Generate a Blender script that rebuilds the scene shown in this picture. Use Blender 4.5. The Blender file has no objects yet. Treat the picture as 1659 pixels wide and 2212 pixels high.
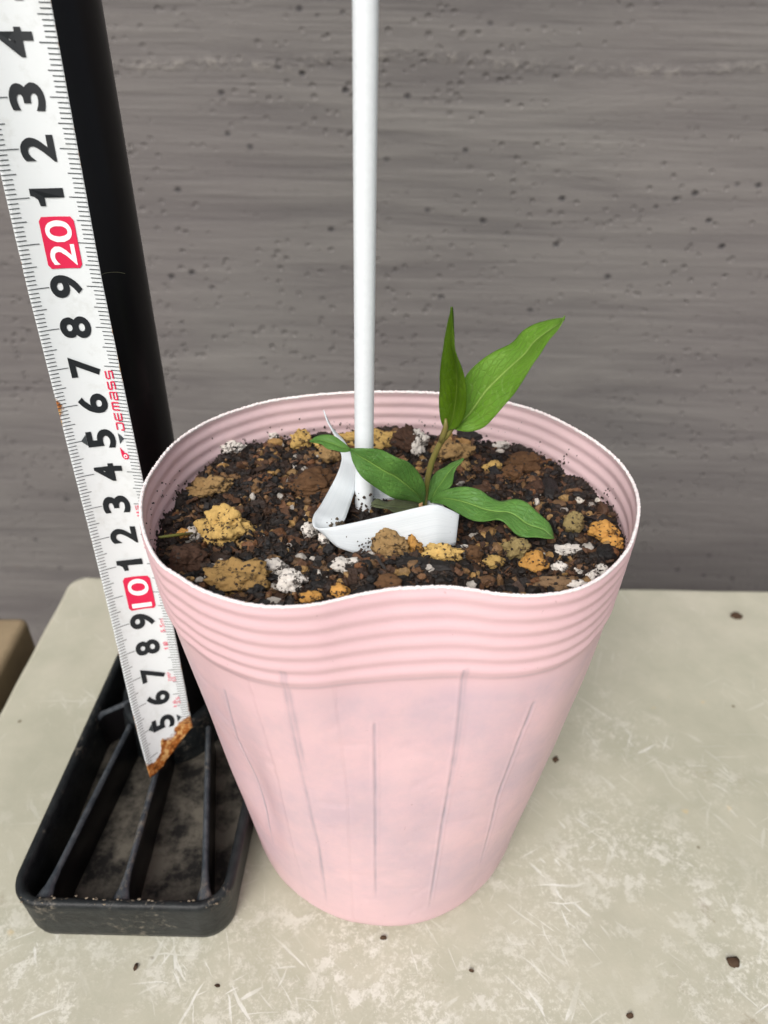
import bpy, bmesh, math, random
from mathutils import Vector, Matrix, noise
from mathutils.geometry import tessellate_polygon
random.seed(7)
S = 0.01                      # everything below is written in centimetres
PI = math.pi
sc = bpy.context.scene
COL = sc.collection

# ------------------------------------------------------------------ camera
PXW, PXH, F = 1659.0, 2212.0, 1661.0
CH = 24.0                     # camera height above the slab (cm)
_n = Vector((-42.5, -2324, -1661)).normalized()          # world down in camera axes
Zl = -_n
Yl = Vector((862 - 829.5, 1106 + 83, -1661)); Yl = (Yl - Zl * Yl.dot(Zl)).normalized()
Xl = Yl.cross(Zl)
R3 = Matrix((Xl, Yl, Zl))     # camera axes -> world axes
CAM = Vector((0, 0, CH))
cd = bpy.data.cameras.new('camera'); cam = bpy.data.objects.new('camera', cd); COL.objects.link(cam)
cd.sensor_fit = 'VERTICAL'; cd.sensor_height = 36; cd.lens = 36 * F / PXH
cd.clip_start = 0.005; cd.clip_end = 50
cam.matrix_world = Matrix.Translation(CAM * S) @ R3.to_4x4()
cd.dof.use_dof = True; cd.dof.focus_distance = 0.187; cd.dof.aperture_fstop = 15
sc.camera = cam

# ------------------------------------------------------------------ light
w = bpy.data.worlds.new('World'); sc.world = w; w.use_nodes = True
nt = w.node_tree
sky = nt.nodes.new('ShaderNodeTexSky'); sky.sky_type = 'NISHITA'; sky.sun_disc = False
SUN_EL, SUN_AZ = math.radians(44), math.radians(-160)     # azimuth from +Y, clockwise
sky.sun_elevation = SUN_EL; sky.sun_rotation = SUN_AZ
sky.dust_density = 6; sky.air_density = 1.0
hs = nt.nodes.new('ShaderNodeHueSaturation'); hs.inputs['Saturation'].default_value = 0.42
nt.links.new(sky.outputs[0], hs.inputs['Color'])
nt.links.new(hs.outputs[0], nt.nodes['Background'].inputs[0])
nt.nodes['Background'].inputs[1].default_value = 0.15
sd = bpy.data.lights.new('sun', 'SUN'); so = bpy.data.objects.new('sun', sd); COL.objects.link(so)
sd.energy = 1.35; sd.angle = math.radians(32); sd.color = (1, 0.985, 0.965)
dv = Vector((math.sin(SUN_AZ) * math.cos(SUN_EL), math.cos(SUN_AZ) * math.cos(SUN_EL), math.sin(SUN_EL)))
so.rotation_euler = dv.to_track_quat('Z', 'Y').to_euler()
sc.view_settings.view_transform = 'Standard'; sc.view_settings.look = 'None'
sc.view_settings.exposure = 0.0; sc.view_settings.gamma = 1

# ------------------------------------------------------------------ helpers
def ray(px, py):
    return (R3 @ Vector((px - 829.5, -(py - 1106), -F))).normalized()
def atY(px, py, y):
    r = ray(px, py); return CAM + r * (y / r.y)
def atZ(px, py, z):
    r = ray(px, py); return CAM + r * ((z - CH) / r.z)
def proj(p):
    v = R3.transposed() @ (Vector(p) - CAM)
    return (829.5 - v.x / v.z * F, 1106 + v.y / v.z * F)
def lin(c):
    return tuple(((x / 255) / 12.92 if x / 255 <= 0.04045 else (((x / 255) + 0.055) / 1.055) ** 2.4) for x in c)
def fbm(p, o=4):
    return noise.fractal(p, 0.6, 2.0, o)
def cr(pts, n):
    """Catmull-Rom through tuples, n samples per span"""
    out = []; m = len(pts)
    for i in range(m - 1):
        p0 = pts[max(i - 1, 0)]; p1 = pts[i]; p2 = pts[i + 1]; p3 = pts[min(i + 2, m - 1)]
        for k in range(n):
            t = k / n
            out.append(tuple(0.5 * (2 * b + (c - a) * t + (2 * a - 5 * b + 4 * c - d) * t * t + (3 * b - a - 3 * c + d) * t ** 3)
                             for a, b, c, d in zip(p0, p1, p2, p3)))
    out.append(tuple(pts[-1])); return out
def resample(pts, n):
    L = [0]
    for a, b in zip(pts, pts[1:]): L.append(L[-1] + math.dist(a[:2], b[:2]))
    out = []; j = 0
    for i in range(n):
        d = L[-1] * i / (n - 1)
        while j < len(L) - 2 and L[j + 1] < d: j += 1
        t = 0 if L[j + 1] == L[j] else min(max((d - L[j]) / (L[j + 1] - L[j]), 0), 1)
        out.append(tuple(a + (b - a) * t for a, b in zip(pts[j], pts[j + 1])))
    return out

def tag(o, label=None, cat=None, group=None, kind=None):
    if label: o['label'] = label
    if cat: o['category'] = cat
    if group: o['group'] = group
    if kind: o['kind'] = kind
    return o
def mesh_obj(name, verts, faces, mats, parent=None, smooth=True, cols=None, fm=None, uvs=None, loc=(0, 0, 0)):
    me = bpy.data.meshes.new(name)
    me.from_pydata([(v[0] * S, v[1] * S, v[2] * S) for v in verts], [], faces)
    if not isinstance(mats, (list, tuple)): mats = [mats]
    for m in mats: me.materials.append(m)
    if fm: me.polygons.foreach_set('material_index', fm)
    me.polygons.foreach_set('use_smooth', [smooth] * len(me.polygons))
    if cols:
        a = me.color_attributes.new('Col', 'FLOAT_COLOR', 'POINT')
        a.data.foreach_set('color', [x for c in cols for x in (c[0], c[1], c[2], 1)])
    if uvs:
        ul = me.uv_layers.new(name='UVMap')
        for lp in me.loops: ul.data[lp.index].uv = uvs[lp.vertex_index]
    me.update()
    o = bpy.data.objects.new(name, me); COL.objects.link(o)
    o.location = Vector(loc) * S
    if parent: o.parent = parent
    return o
def empty(name, loc=(0, 0, 0)):
    o = bpy.data.objects.new(name, None); COL.objects.link(o); o.empty_display_size = 0.01
    o.location = Vector(loc) * S
    return o
class MB:
    def __init__(s): s.v = []; s.f = []; s.c = []; s.m = []
    def add(s, vs, fs, col=None, mi=0):
        b = len(s.v); s.v += [tuple(v) for v in vs]; s.f += [tuple(i + b for i in f) for f in fs]
        s.m += [mi] * len(fs)
        if col is not None: s.c += (col if isinstance(col, list) else [col] * len(vs))
    def tube(s, pts, rad, n=12, col=None, cap=True, mi=0):
        vs = []; fs = []
        pts = [Vector(p) for p in pts]; N = len(pts)
        up = None
        for i, p in enumerate(pts):
            d = (pts[min(i + 1, N - 1)] - pts[max(i - 1, 0)]).normalized()
            if up is None: up = d.orthogonal().normalized()
            up = (up - d * up.dot(d)).normalized(); sd_ = d.cross(up)
            r = rad[i] if isinstance(rad, (list, tuple)) else rad
            for k in range(n):
                a = 2 * PI * k / n
                vs.append(p + (up * math.cos(a) + sd_ * math.sin(a)) * r)
        for i in range(N - 1):
            for k in range(n):
                fs.append((i * n + k, i * n + (k + 1) % n, (i + 1) * n + (k + 1) % n, (i + 1) * n + k))
        if cap: fs.append(tuple(range(n))[::-1]); fs.append(tuple((N - 1) * n + k for k in range(n)))
        s.add(vs, fs, col, mi)
    def box(s, x0, x1, y0, y1, z0, z1, col=None, mi=0):
        vs = [(x, y, z) for z in (z0, z1) for y in (y0, y1) for x in (x0, x1)]
        s.add(vs, [(0, 2, 3, 1), (4, 5, 7, 6), (0, 1, 5, 4), (2, 6, 7, 3), (0, 4, 6, 2), (1, 3, 7, 5)], col, mi)
    def build(s, name, mats, parent=None, smooth=True, loc=(0, 0, 0)):
        return mesh_obj(name, s.v, s.f, mats, parent, smooth, s.c or None, s.m, None, loc)
def bevel(o, w_, seg=3):
    m = o.modifiers.new('bevel', 'BEVEL'); m.width = w_ * S; m.segments = seg; m.limit_method = 'ANGLE'; m.angle_limit = math.radians(35)

# ------------------------------------------------------------------ materials
class NT:
    def __init__(s, name):
        s.m = bpy.data.materials.new(name); s.m.use_nodes = True
        s.t = s.m.node_tree; s.n = s.t.nodes; s.l = s.t.links
        s.b = s.n['Principled BSDF']; s.out = s.n['Material Output']
    def new(s, typ, **kw):
        n = s.n.new(typ)
        for k, v in kw.items():
            if k.startswith('i_'):
                n.inputs[k[2:].replace('_', ' ')].default_value = v
            else: setattr(n, k, v)
        return n
    def link(s, a, b): s.l.new(a, b)
    def coord(s, scale=(1, 1, 1), rot=(0, 0, 0), src='Object', tex=False):
        tc = s.new('ShaderNodeTexCoord'); mp = s.new('ShaderNodeMapping')
        if tex: mp.vector_type = 'TEXTURE'
        mp.inputs['Scale'].default_value = scale; mp.inputs['Rotation'].default_value = rot
        s.link(tc.outputs[src], mp.inputs[0]); return mp.outputs[0]
    def noise(s, vec, scale, detail=4, rough=0.6, dist=0):
        n = s.new('ShaderNodeTexNoise'); s.link(vec, n.inputs['Vector'])
        n.inputs['Scale'].default_value = scale; n.inputs['Detail'].default_value = detail
        n.inputs['Roughness'].default_value = rough; n.inputs['Distortion'].default_value = dist
        return n.outputs[0]
    def ramp(s, fac, stops):
        r = s.new('ShaderNodeValToRGB'); s.link(fac, r.inputs[0]); e = r.color_ramp.elements
        while len(e) < len(stops): e.new(0.5)
        for x, (p, c) in zip(e, stops):
            x.position = p; x.color = (c, c, c, 1) if isinstance(c, (int, float)) else (*c, 1)
        return r.outputs[0]
    def mix(s, fac, a, b, mode='MIX'):
        n = s.new('ShaderNodeMix', data_type='RGBA', blend_type=mode)
        for sock, v in ((n.inputs[0], fac), (n.inputs[6], a), (n.inputs[7], b)):
            if isinstance(v, (int, float)): sock.default_value = v
            elif isinstance(v, tuple): sock.default_value = (*v, 1)
            else: s.link(v, sock)
        return n.outputs[2]
    def math(s, op, a, b=None, c=None):
        n = s.new('ShaderNodeMath', operation=op)
        for i, v in enumerate((a, b, c)):
            if v is None: continue
            if isinstance(v, (int, float)): n.inputs[i].default_value = v
            else: s.link(v, n.inputs[i])
        return n.outputs[0]
    def bump(s, h, strength=0.3, dist=0.001):
        b = s.new('ShaderNodeBump'); b.inputs['Strength'].default_value = strength; b.inputs['Distance'].default_value = dist
        s.link(h, b.inputs['Height']); s.link(b.outputs[0], s.b.inputs['Normal']); return b
    def base(s, c):
        if isinstance(c, tuple): s.b.inputs['Base Color'].default_value = (*c, 1)
        else: s.link(c, s.b.inputs['Base Color'])
    def set(s, rough=0.5, spec=0.5, **k):
        if isinstance(rough, (int, float)): s.b.inputs['Roughness'].default_value = rough
        else: s.link(rough, s.b.inputs['Roughness'])
        s.b.inputs['Specular IOR Level'].default_value = spec
    def translucent(s, col, fac):
        t = s.new('ShaderNodeBsdfTranslucent'); mx = s.new('ShaderNodeMixShader'); mx.inputs[0].default_value = fac
        if isinstance(col, tuple): t.inputs[0].default_value = (*col, 1)
        else: s.link(col, t.inputs[0])
        s.link(s.b.outputs[0], mx.inputs[1]); s.link(t.outputs[0], mx.inputs[2]); s.link(mx.outputs[0], s.out.inputs[0])

def m_wall():
    k = NT('embossed grey siding')
    # wood grain pressed into the board: long horizontal streaks
    v1 = k.coord((1.5, 1, 15)); v2 = k.coord((4, 1, 170)); vo = k.coord()
    g1 = k.noise(v1, 3.6, 4.5, 0.58, 0.8); g2 = k.noise(v2, 2.5, 4, 0.6, 0.3); big = k.noise(vo, 5, 3, 0.5)
    fine = k.noise(vo, 420, 4, 0.7)
    c = k.ramp(g1, [(0.3, lin((98, 95, 94))), (0.5, lin((117, 114, 111))), (0.68, lin((130, 127, 123)))])
    c = k.mix(k.ramp(big, [(0.4, 0.0), (0.62, 0.45)]), c, lin((113, 106, 106)))
    c = k.mix(0.28, c, k.ramp(g2, [(0.35, lin((90, 87, 87))), (0.65, lin((124, 121, 118)))]), 'MIX')
    # pits
    def pits(scale, lo, hi, dens, seedrot):
        vv = k.coord((1, 1, 1.25), (seedrot, seedrot, 0))
        vo_ = k.new('ShaderNodeTexVoronoi'); vo_.inputs['Scale'].default_value = scale; k.link(vv, vo_.inputs['Vector'])
        d = k.ramp(vo_.outputs['Distance'], [(lo, 1.0), (hi, 0.0)])
        sep = k.new('ShaderNodeSeparateColor'); k.link(vo_.outputs['Color'], sep.inputs[0])
        on = k.math('LESS_THAN', sep.outputs[0], dens)
        return k.math('MULTIPLY', d, on), sep.outputs[1]
    p1, r1 = pits(150, 0.15, 0.34, 0.62, 0.0)
    p2, r2 = pits(88, 0.10, 0.22, 0.22, 0.03)
    dk = k.math('MULTIPLY', p2, k.math('GREATER_THAN', r2, 0.55))
    c = k.mix(k.math('MULTIPLY', p1, 0.08), c, lin((70, 66, 66)))
    c = k.mix(k.math('MULTIPLY', dk, 0.75), c, lin((52, 50, 54)))
    # chipped ridge across the board
    sx = k.new('ShaderNodeSeparateXYZ'); k.link(vo, sx.inputs[0])
    wv = k.noise(k.coord((1, 1, 1)), 7, 2, 0.5)
    zz = k.math('ADD', k.math('ADD', sx.outputs[2], k.math('MULTIPLY', wv, -0.02)), k.math('MULTIPLY', sx.outputs[0], -0.004))
    dz = k.math('ABSOLUTE', k.math('SUBTRACT', zz, RIDGE * S))
    band = k.ramp(dz, [(0.0, 0.75), (0.0045, 0.0)])
    rn = k.noise(vo, 170, 4, 0.75)
    chips = k.math('MULTIPLY', band, k.ramp(rn, [(0.5, 0.0), (0.62, 1.0)]))
    c = k.mix(k.math('MULTIPLY', chips, 0.3), c, lin((186, 180, 170)))
    st = k.noise(vo, 38, 2, 0.5)
    c = k.mix(k.math('MULTIPLY', k.ramp(st, [(0.78, 0.0), (0.82, 0.3)]), 1.0), c, lin((150, 122, 104)))
    k.base(c)
    h = k.math('ADD', k.math('MULTIPLY', g1, 0.55), k.math('MULTIPLY', g2, 0.22))
    dens = k.ramp(k.noise(vo, 13, 2, 0.5), [(0.38, 0.12), (0.6, 1.1)])
    h = k.math('SUBTRACT', h, k.math('MULTIPLY', dens, k.math('ADD', k.math('MULTIPLY', p1, 0.30), k.math('MULTIPLY', p2, 0.42))))
    h = k.math('ADD', h, k.math('ADD', k.math('MULTIPLY', band, k.math('MULTIPLY', k.ramp(rn, [(0.4, 0.0), (0.65, 1.0)]), 0.36)), k.math('MULTIPLY', fine, 0.10)))
    k.bump(h, 1.0, 0.0024); k.set(0.75, 0.3)
    return k.m
def m_slab():
    k = NT('scuffed pale slab')
    vo = k.coord(); big = k.noise(vo, 9, 4, 0.6); mid = k.noise(vo, 45, 5, 0.65); fine = k.noise(vo, 900, 3, 0.7)
    c = k.ramp(big, [(0.32, lin((167, 166, 147))), (0.5, lin((179, 177, 158))), (0.7, lin((189, 184, 168)))])
    c = k.mix(0.35, c, k.ramp(mid, [(0.35, lin((164, 163, 147))), (0.65, lin((196, 192, 176)))]))
    sx = k.new('ShaderNodeSeparateXYZ'); k.link(vo, sx.inputs[0])
    # worn zone: strongest near the front edge, patchy to the right of the pot
    wear = k.math('ADD', k.math('MULTIPLY', k.noise(vo, 16, 4, 0.6), 1.4), k.math('MULTIPLY', sx.outputs[1], -3.1))
    wear = k.ramp(wear, [(0.14, 0.0), (0.42, 1.0)])
    blotch = k.math('MULTIPLY', k.ramp(k.noise(vo, 95, 8, 0.8, 0.15), [(0.52, 0.0), (0.58, 1.0)]), wear)
    c = k.mix(k.math('MULTIPLY', blotch, 0.85), c, lin((216, 214, 203)))
    grit = k.math('MULTIPLY', k.ramp(k.noise(vo, 420, 6, 0.8, 0.2), [(0.5, 0.0), (0.6, 1.0)]), k.math('MULTIPLY', wear, k.ramp(k.noise(vo, 30, 3, 0.6), [(0.4, 0.0), (0.55, 1.0)])))
    c = k.mix(k.math('MULTIPLY', grit, 0.8), c, lin((216, 214, 202)))
    dark = k.math('MULTIPLY', k.ramp(k.noise(vo, 55, 6, 0.75, 0.4), [(0.60, 0.0), (0.70, 1.0)]), wear)
    c = k.mix(k.math('MULTIPLY', dark, 0.75), c, lin((148, 138, 118)))
    # scratches in several directions
    tot = None
    for i, (a, sc_, lo, hi, st) in enumerate(((0.5, 1, .665, .69, 11), (-0.7, 1, .66, .69, 13), (1.15, .9, .66, .685, 9), (-1.3, 1.2, .67, .69, 12), (0.05, .6, .68, .695, 22), (2.2, 1.7, .64, .67, 7))):
        wv_ = k.new('ShaderNodeTexNoise'); k.link(vo, wv_.inputs['Vector']); wv_.inputs['Scale'].default_value = 30 + 11 * i; wv_.inputs['Detail'].default_value = 2
        va = k.new('ShaderNodeVectorMath', operation='MULTIPLY_ADD'); k.link(wv_.outputs['Color'], va.inputs[0]); va.inputs[1].default_value = (.0035, .0035, 0); k.link(vo, va.inputs[2])
        mp_ = k.new('ShaderNodeMapping', vector_type='TEXTURE'); k.link(va.outputs[0], mp_.inputs[0])
        mp_.inputs['Scale'].default_value = (1 / (38 * sc_), 1 / (38 * sc_ * st), 1 / 38); mp_.inputs['Rotation'].default_value = (0, 0, a)
        vv = mp_.outputs[0]
        n_ = k.noise(vv, 1.0, 2.5, 0.55, 0.25)
        s_ = k.ramp(n_, [(lo, 0.0), (hi, 1.0)])
        tot = s_ if tot is None else k.math('MAXIMUM', tot, s_)
    msk = k.math('MULTIPLY', k.ramp(k.noise(vo, 26, 3, 0.6), [(0.46, 0.10), (0.6, 1.0)]), k.math('ADD', 0.25, k.math('MULTIPLY', wear, 0.75)))
    scr = k.math('MULTIPLY', tot, msk)
    c = k.mix(k.math('MULTIPLY', scr, 0.78), c, lin((230, 230, 224)))
    # yellow and brown stains, dark specks
    c = k.mix(k.ramp(k.noise(vo, 60, 3, 0.6), [(0.69, 0.0), (0.75, 0.5)]), c, lin((214, 184, 122)))
    vr = k.new('ShaderNodeTexVoronoi'); vr.inputs['Scale'].default_value = 150; k.link(vo, vr.inputs['Vector'])
    sp = k.new('ShaderNodeSeparateColor'); k.link(vr.outputs['Color'], sp.inputs[0])
    dot = k.math('MULTIPLY', k.ramp(vr.outputs['Distance'], [(0.08, 1.0), (0.14, 0.0)]), k.math('LESS_THAN', sp.outputs[0], 0.025))
    c = k.mix(k.math('MULTIPLY', dot, 0.7), c, lin((96, 84, 62)))
    k.base(c)
    h = k.math('ADD', k.math('MULTIPLY', blotch, 0.35), k.math('SUBTRACT', k.math('MULTIPLY', fine, 0.25), k.math('MULTIPLY', scr, 0.3)))
    h = k.math('ADD', h, k.math('MULTIPLY', mid, 0.8))
    k.bump(h, 0.35, 0.0006); k.set(0.72, 0.3)
    return k.m
def m_plain(name, c, rough=0.5, spec=0.5, nscale=0, namt=0.2, c2=None, bmp=0.0, bs=300):
    k = NT(name); vo = k.coord()
    if c2: k.base(k.mix(k.ramp(k.noise(vo, nscale, 5, 0.65), [(0.5 - namt, 0.0), (0.5 + namt, 1.0)]), c, c2))
    else: k.base(c)
    if bmp: k.bump(k.noise(vo, bs, 5, 0.65), bmp, 0.0006)
    k.set(rough, spec); return k.m
def m_pot():
    k = NT('thin pink polythene'); vo = k.coord()
    at = k.new('ShaderNodeAttribute', attribute_name='Col')
    sep = k.new('ShaderNodeSeparateColor'); k.link(at.outputs['Color'], sep.inputs[0])
    cl = k.ramp(k.noise(vo, 30, 6, 0.68), [(0.40, 0.0), (0.62, 1.0)])
    c = k.mix(k.math('MULTIPLY', k.math('MULTIPLY', cl, sep.outputs[1]), 0.62), lin((235, 199, 204)), lin((196, 178, 190)))
    c = k.mix(k.ramp(k.noise(vo, 110, 3, 0.7), [(0.35, 0.0), (0.7, 0.16)]), c, lin((230, 204, 200)))
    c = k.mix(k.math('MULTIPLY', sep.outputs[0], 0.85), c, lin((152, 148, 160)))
    c = k.mix(sep.outputs[2], c, lin((242, 240, 238)))
    sp = k.ramp(k.noise(vo, 700, 2, 0.5), [(0.74, 0.0), (0.78, 0.35)])
    c = k.mix(sp, c, lin((160, 120, 116)))
    k.base(c); k.bump(k.noise(vo, 320, 5, 0.65), 0.16, 0.0006); k.set(k.ramp(k.noise(vo, 60, 4, 0.6), [(0.3, 0.3), (0.7, 0.5)]), 0.45)
    k.translucent(k.mix(0.8, c, lin((252, 234, 236))), 0.5)
    mxn = [n_ for n_ in k.n if n_.type == 'MIX_SHADER'][0]
    k.link(k.math('SUBTRACT', 0.2, k.math('MULTIPLY', sep.outputs[1], 0.04)), mxn.inputs[0])
    return k.m
def m_leaf(name, c, cv, c2, tr=0.3):
    k = NT(name); uv = k.coord(src='UV')
    sx = k.new('ShaderNodeSeparateXYZ'); k.link(uv, sx.inputs[0])
    u, v = sx.outputs[0], sx.outputs[1]
    av = k.math('ABSOLUTE', k.math('SUBTRACT', v, 0.5))
    mid = k.ramp(av, [(0.012, 1.0), (0.045, 0.0)])
    wob = k.noise(uv, 7, 3, 0.6)
    ph = k.math('ADD', k.math('SUBTRACT', k.math('MULTIPLY', u, 7.5), k.math('MULTIPLY', k.math('POWER', av, 0.8), 7.0)), k.math('MULTIPLY', wob, 1.1))
    fr = k.math('ABSOLUTE', k.math('SUBTRACT', k.math('FRACT', ph), 0.5))
    side = k.ramp(fr, [(0.0, 1.0), (0.07, 0.0)])
    vr = k.new('ShaderNodeTexVoronoi', feature='DISTANCE_TO_EDGE'); vr.inputs['Scale'].default_value = 1
    k.link(k.coord((17, 9, 1), src='UV'), vr.inputs['Vector'])
    net = k.ramp(vr.outputs[0], [(0.0, 1.0), (0.08, 0.0)])
    veins = k.math('MAXIMUM', mid, k.math('MAXIMUM', k.math('MULTIPLY', side, 0.65), k.math('MULTIPLY', net, 0.3)))
    bc = k.mix(k.ramp(k.noise(k.coord(), 120, 4, 0.6), [(0.35, 0.0), (0.68, 1.0)]), c, c2)
    col = k.mix(k.math('MULTIPLY', veins, 0.5), bc, cv)
    k.base(col); k.set(k.ramp(k.noise(k.coord(), 200, 4, 0.6), [(0.3, 0.38), (0.7, 0.62)]), 0.35)
    h = k.math('SUBTRACT', k.math('MULTIPLY', k.noise(k.coord(), 160, 3, 0.6), 0.6), k.math('MULTIPLY', veins, 0.8))
    k.bump(h, 0.7, 0.0006)
    k.translucent(k.mix(0.6, col, lin((150, 190, 40))), tr)
    return k.m
def m_vc(name, rough=0.8, spec=0.3, bs=900, bmp=0.6, amt=0.35, speck=None, sps=500, spt=0.62):
    k = NT(name); vo = k.coord()
    at = k.new('ShaderNodeAttribute', attribute_name='Col')
    c = k.mix(k.ramp(k.noise(vo, bs * 0.6, 4, 0.7), [(0.3, 0.0), (0.7, amt)]), at.outputs['Color'], (0.012, 0.008, 0.006))
    if speck: c = k.mix(k.ramp(k.noise(vo, sps, 5, 0.7), [(spt, 0.0), (spt + 0.05, 0.9)]), c, speck)
    k.base(c); k.bump(k.noise(vo, bs, 4, 0.7), bmp, 0.0006); k.set(rough, spec); return k.m
def m_tape():
    k = NT('white painted tape blade'); vo = k.coord()
    at = k.new('ShaderNodeAttribute', attribute_name='Col')
    sep = k.new('ShaderNodeSeparateColor'); k.link(at.outputs['Color'], sep.inputs[0])
    dirt = k.ramp(k.noise(vo, 160, 5, 0.7), [(0.55, 0.0), (0.75, 0.4)])
    c = k.mix(dirt, lin((218, 223, 224)), lin((180, 182, 175)))
    rn = k.noise(vo, 420, 6, 0.75)
    rust = k.ramp(k.math('ADD', rn, k.math('SUBTRACT', k.math('MULTIPLY', sep.outputs[0], 1.3), 1.0)), [(0.28, 0.0), (0.42, 1.0)])
    rc = k.ramp(k.noise(vo, 500, 4, 0.7), [(0.3, lin((58, 36, 18))), (0.48, lin((160, 92, 34))), (0.62, lin((206, 168, 110)))])
    c = k.mix(rust, c, rc); k.base(c); k.set(0.35, 0.5); k.bump(k.math('MULTIPLY', rust, rn), 0.6, 0.0008); return k.m
def m_strip():
    k = NT('white brushed plastic'); uv = k.coord((1, 30, 1), src='UV')
    n_ = k.noise(uv, 1.3, 6, 0.75)
    c = k.mix(k.ramp(n_, [(0.35, 0.35), (0.55, 0.0)]), lin((226, 232, 235)), lin((176, 188, 196)))
    d = k.ramp(k.noise(k.coord(), 700, 4, 0.7), [(0.70, 0.0), (0.74, 0.8)])
    c = k.mix(d, c, lin((110, 98, 84))); k.base(c); k.set(0.4, 0.5); k.bump(n_, 0.5, 0.0004); k.translucent(lin((240, 244, 245)), 0.15); return k.m

RIDGE = 18.5
M = {}
M['wall'] = m_wall(); M['slab'] = m_slab(); M['pot'] = m_pot(); M['tape'] = m_tape(); M['strip'] = m_strip()
M['pole'] = m_plain('white plastic coating', lin((234, 240, 243)), 0.38, 0.5, 700, 0.1, lin((230, 236, 239)))
M['black'] = m_plain('dusty black plastic', (0.006, 0.0075, 0.009), 0.45, 0.3, 260, 0.12, (0.016, 0.019, 0.02), 0.35, 500)
def dust(m):
    t = m.node_tree; b = t.nodes['Principled BSDF']; src = b.inputs['Base Color'].links[0].from_socket
    tc = t.nodes.new('ShaderNodeTexCoord'); n1 = t.nodes.new('ShaderNodeTexNoise'); n1.inputs['Scale'].default_value = 420; n1.inputs['Detail'].default_value = 5; n1.inputs['Roughness'].default_value = .75
    n2 = t.nodes.new('ShaderNodeTexNoise'); n2.inputs['Scale'].default_value = 45; n2.inputs['Detail'].default_value = 3
    for n_ in (n1, n2): t.links.new(tc.outputs['Object'], n_.inputs['Vector'])
    mu = t.nodes.new('ShaderNodeMath'); mu.operation = 'MULTIPLY'; t.links.new(n1.outputs[0], mu.inputs[0]); t.links.new(n2.outputs[0], mu.inputs[1])
    r = t.nodes.new('ShaderNodeValToRGB'); r.color_ramp.elements[0].position = .315; r.color_ramp.elements[1].position = .40; r.color_ramp.elements[1].color = (.75, .75, .75, 1)
    t.links.new(mu.outputs[0], r.inputs[0])
    mx = t.nodes.new('ShaderNodeMix'); mx.data_type = 'RGBA'; t.links.new(r.outputs[0], mx.inputs[0]); t.links.new(src, mx.inputs[6]); mx.inputs[7].default_value = (.17, .15, .12, 1)
    t.links.new(mx.outputs[2], b.inputs['Base Color'])
dust(M['black'])
M['blackfloor'] = m_plain('dirty black plastic', (0.012, 0.011, 0.010), 0.6, 0.3, 110, 0.10, (0.125, 0.112, 0.09), 0.3, 500)
M['ribm'] = m_plain('worn dark grey plastic', (0.026, 0.033, 0.041), 0.36, 0.5, 300, 0.12, (0.066, 0.074, 0.082), 0.3, 500)
dust(M['ribm'])
M['post'] = m_plain('smooth black plastic', (0.004, 0.0035, 0.004), 0.28, 0.22, 60, 0.3, (0.006, 0.0055, 0.006))
M['ink'] = m_plain('black ink', (0.012, 0.015, 0.018), 0.4, 0.4)
M['tick'] = m_plain('grey blue ink', (0.05, 0.06, 0.065), 0.4, 0.4)
M['red'] = m_plain('red ink', lin((214, 34, 76)), 0.4, 0.4)
M['pink'] = m_plain('faded red ink', lin((226, 100, 120)), 0.4, 0.4)
M['white'] = m_plain('white ink', lin((240, 242, 242)), 0.4, 0.4)
M['wood'] = m_plain('weathered timber', lin((158, 140, 112)), 0.7, 0.3, 40, 0.2, lin((128, 112, 88)), 0.3, 300)
M['block'] = m_plain('grey light blocker', lin((120, 116, 110)), 0.9, 0.2, 60, 0.2, lin((98, 94, 90)), 0.3, 300)
M['ground'] = m_plain('dark damp soil', lin((92, 84, 76)), 0.9, 0.2, 30, 0.2, lin((70, 63, 57)), 0.5, 100)
M['soil'] = m_vc('potting mix', 0.62, 0.45, 900, 0.8, 0.3)
M['stone'] = m_vc('pumice', 0.85, 0.25, 700, 0.7, 0.15, (0.035, 0.02, 0.01), 520, 0.55)
M['perlite'] = m_vc('perlite', 0.8, 0.3, 900, 0.8, 0.04, (0.025, 0.018, 0.014), 560, 0.53)
M['clay'] = m_vc('akadama clay', 0.85, 0.3, 800, 0.7, 0.3, (0.02, 0.012, 0.008), 350, 0.62)
M['bark'] = m_vc('dark bark', 0.6, 0.4, 600, 0.9, 0.3)
M['leaf_hi'] = m_leaf('young leaf', lin((116, 162, 54)), lin((176, 204, 112)), lin((98, 146, 40)), 0.34)
M['leaf_fold'] = m_leaf('olive young leaf', lin((98, 134, 22)), lin((142, 170, 70)), lin((80, 116, 18)), 0.4)
M['leaf_lo'] = m_leaf('mature leaf', lin((92, 138, 62)), lin((142, 178, 84)), lin((74, 118, 52)), 0.12)
M['leaf_dark'] = m_leaf('purplish old leaf', lin((96, 104, 74)), lin((120, 136, 92)), lin((82, 88, 66)), 0.1)
M['stem'] = m_plain('brown green stem', lin((120, 104, 62)), 0.45, 0.4, 60, 0.2, lin((112, 122, 52)))
M['crumb'] = m_vc('debris', 0.8, 0.3, 900, 0.5, 0.3)

# ------------------------------------------------------------------ setting
mb = MB(); mb.box(-200, 200, -150, 47.5, -62, -60); tag(mb.build('ground', M['ground'], smooth=False), kind='structure')

mb = MB(); mb.box(-150, 170, 48, 60, -60, 110)
wall = mb.build('garden_wall', M['wall'], smooth=False)
tag(wall, 'grey brown wall board embossed with horizontal wood grain and small pits, behind the pot', 'wall')

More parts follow.
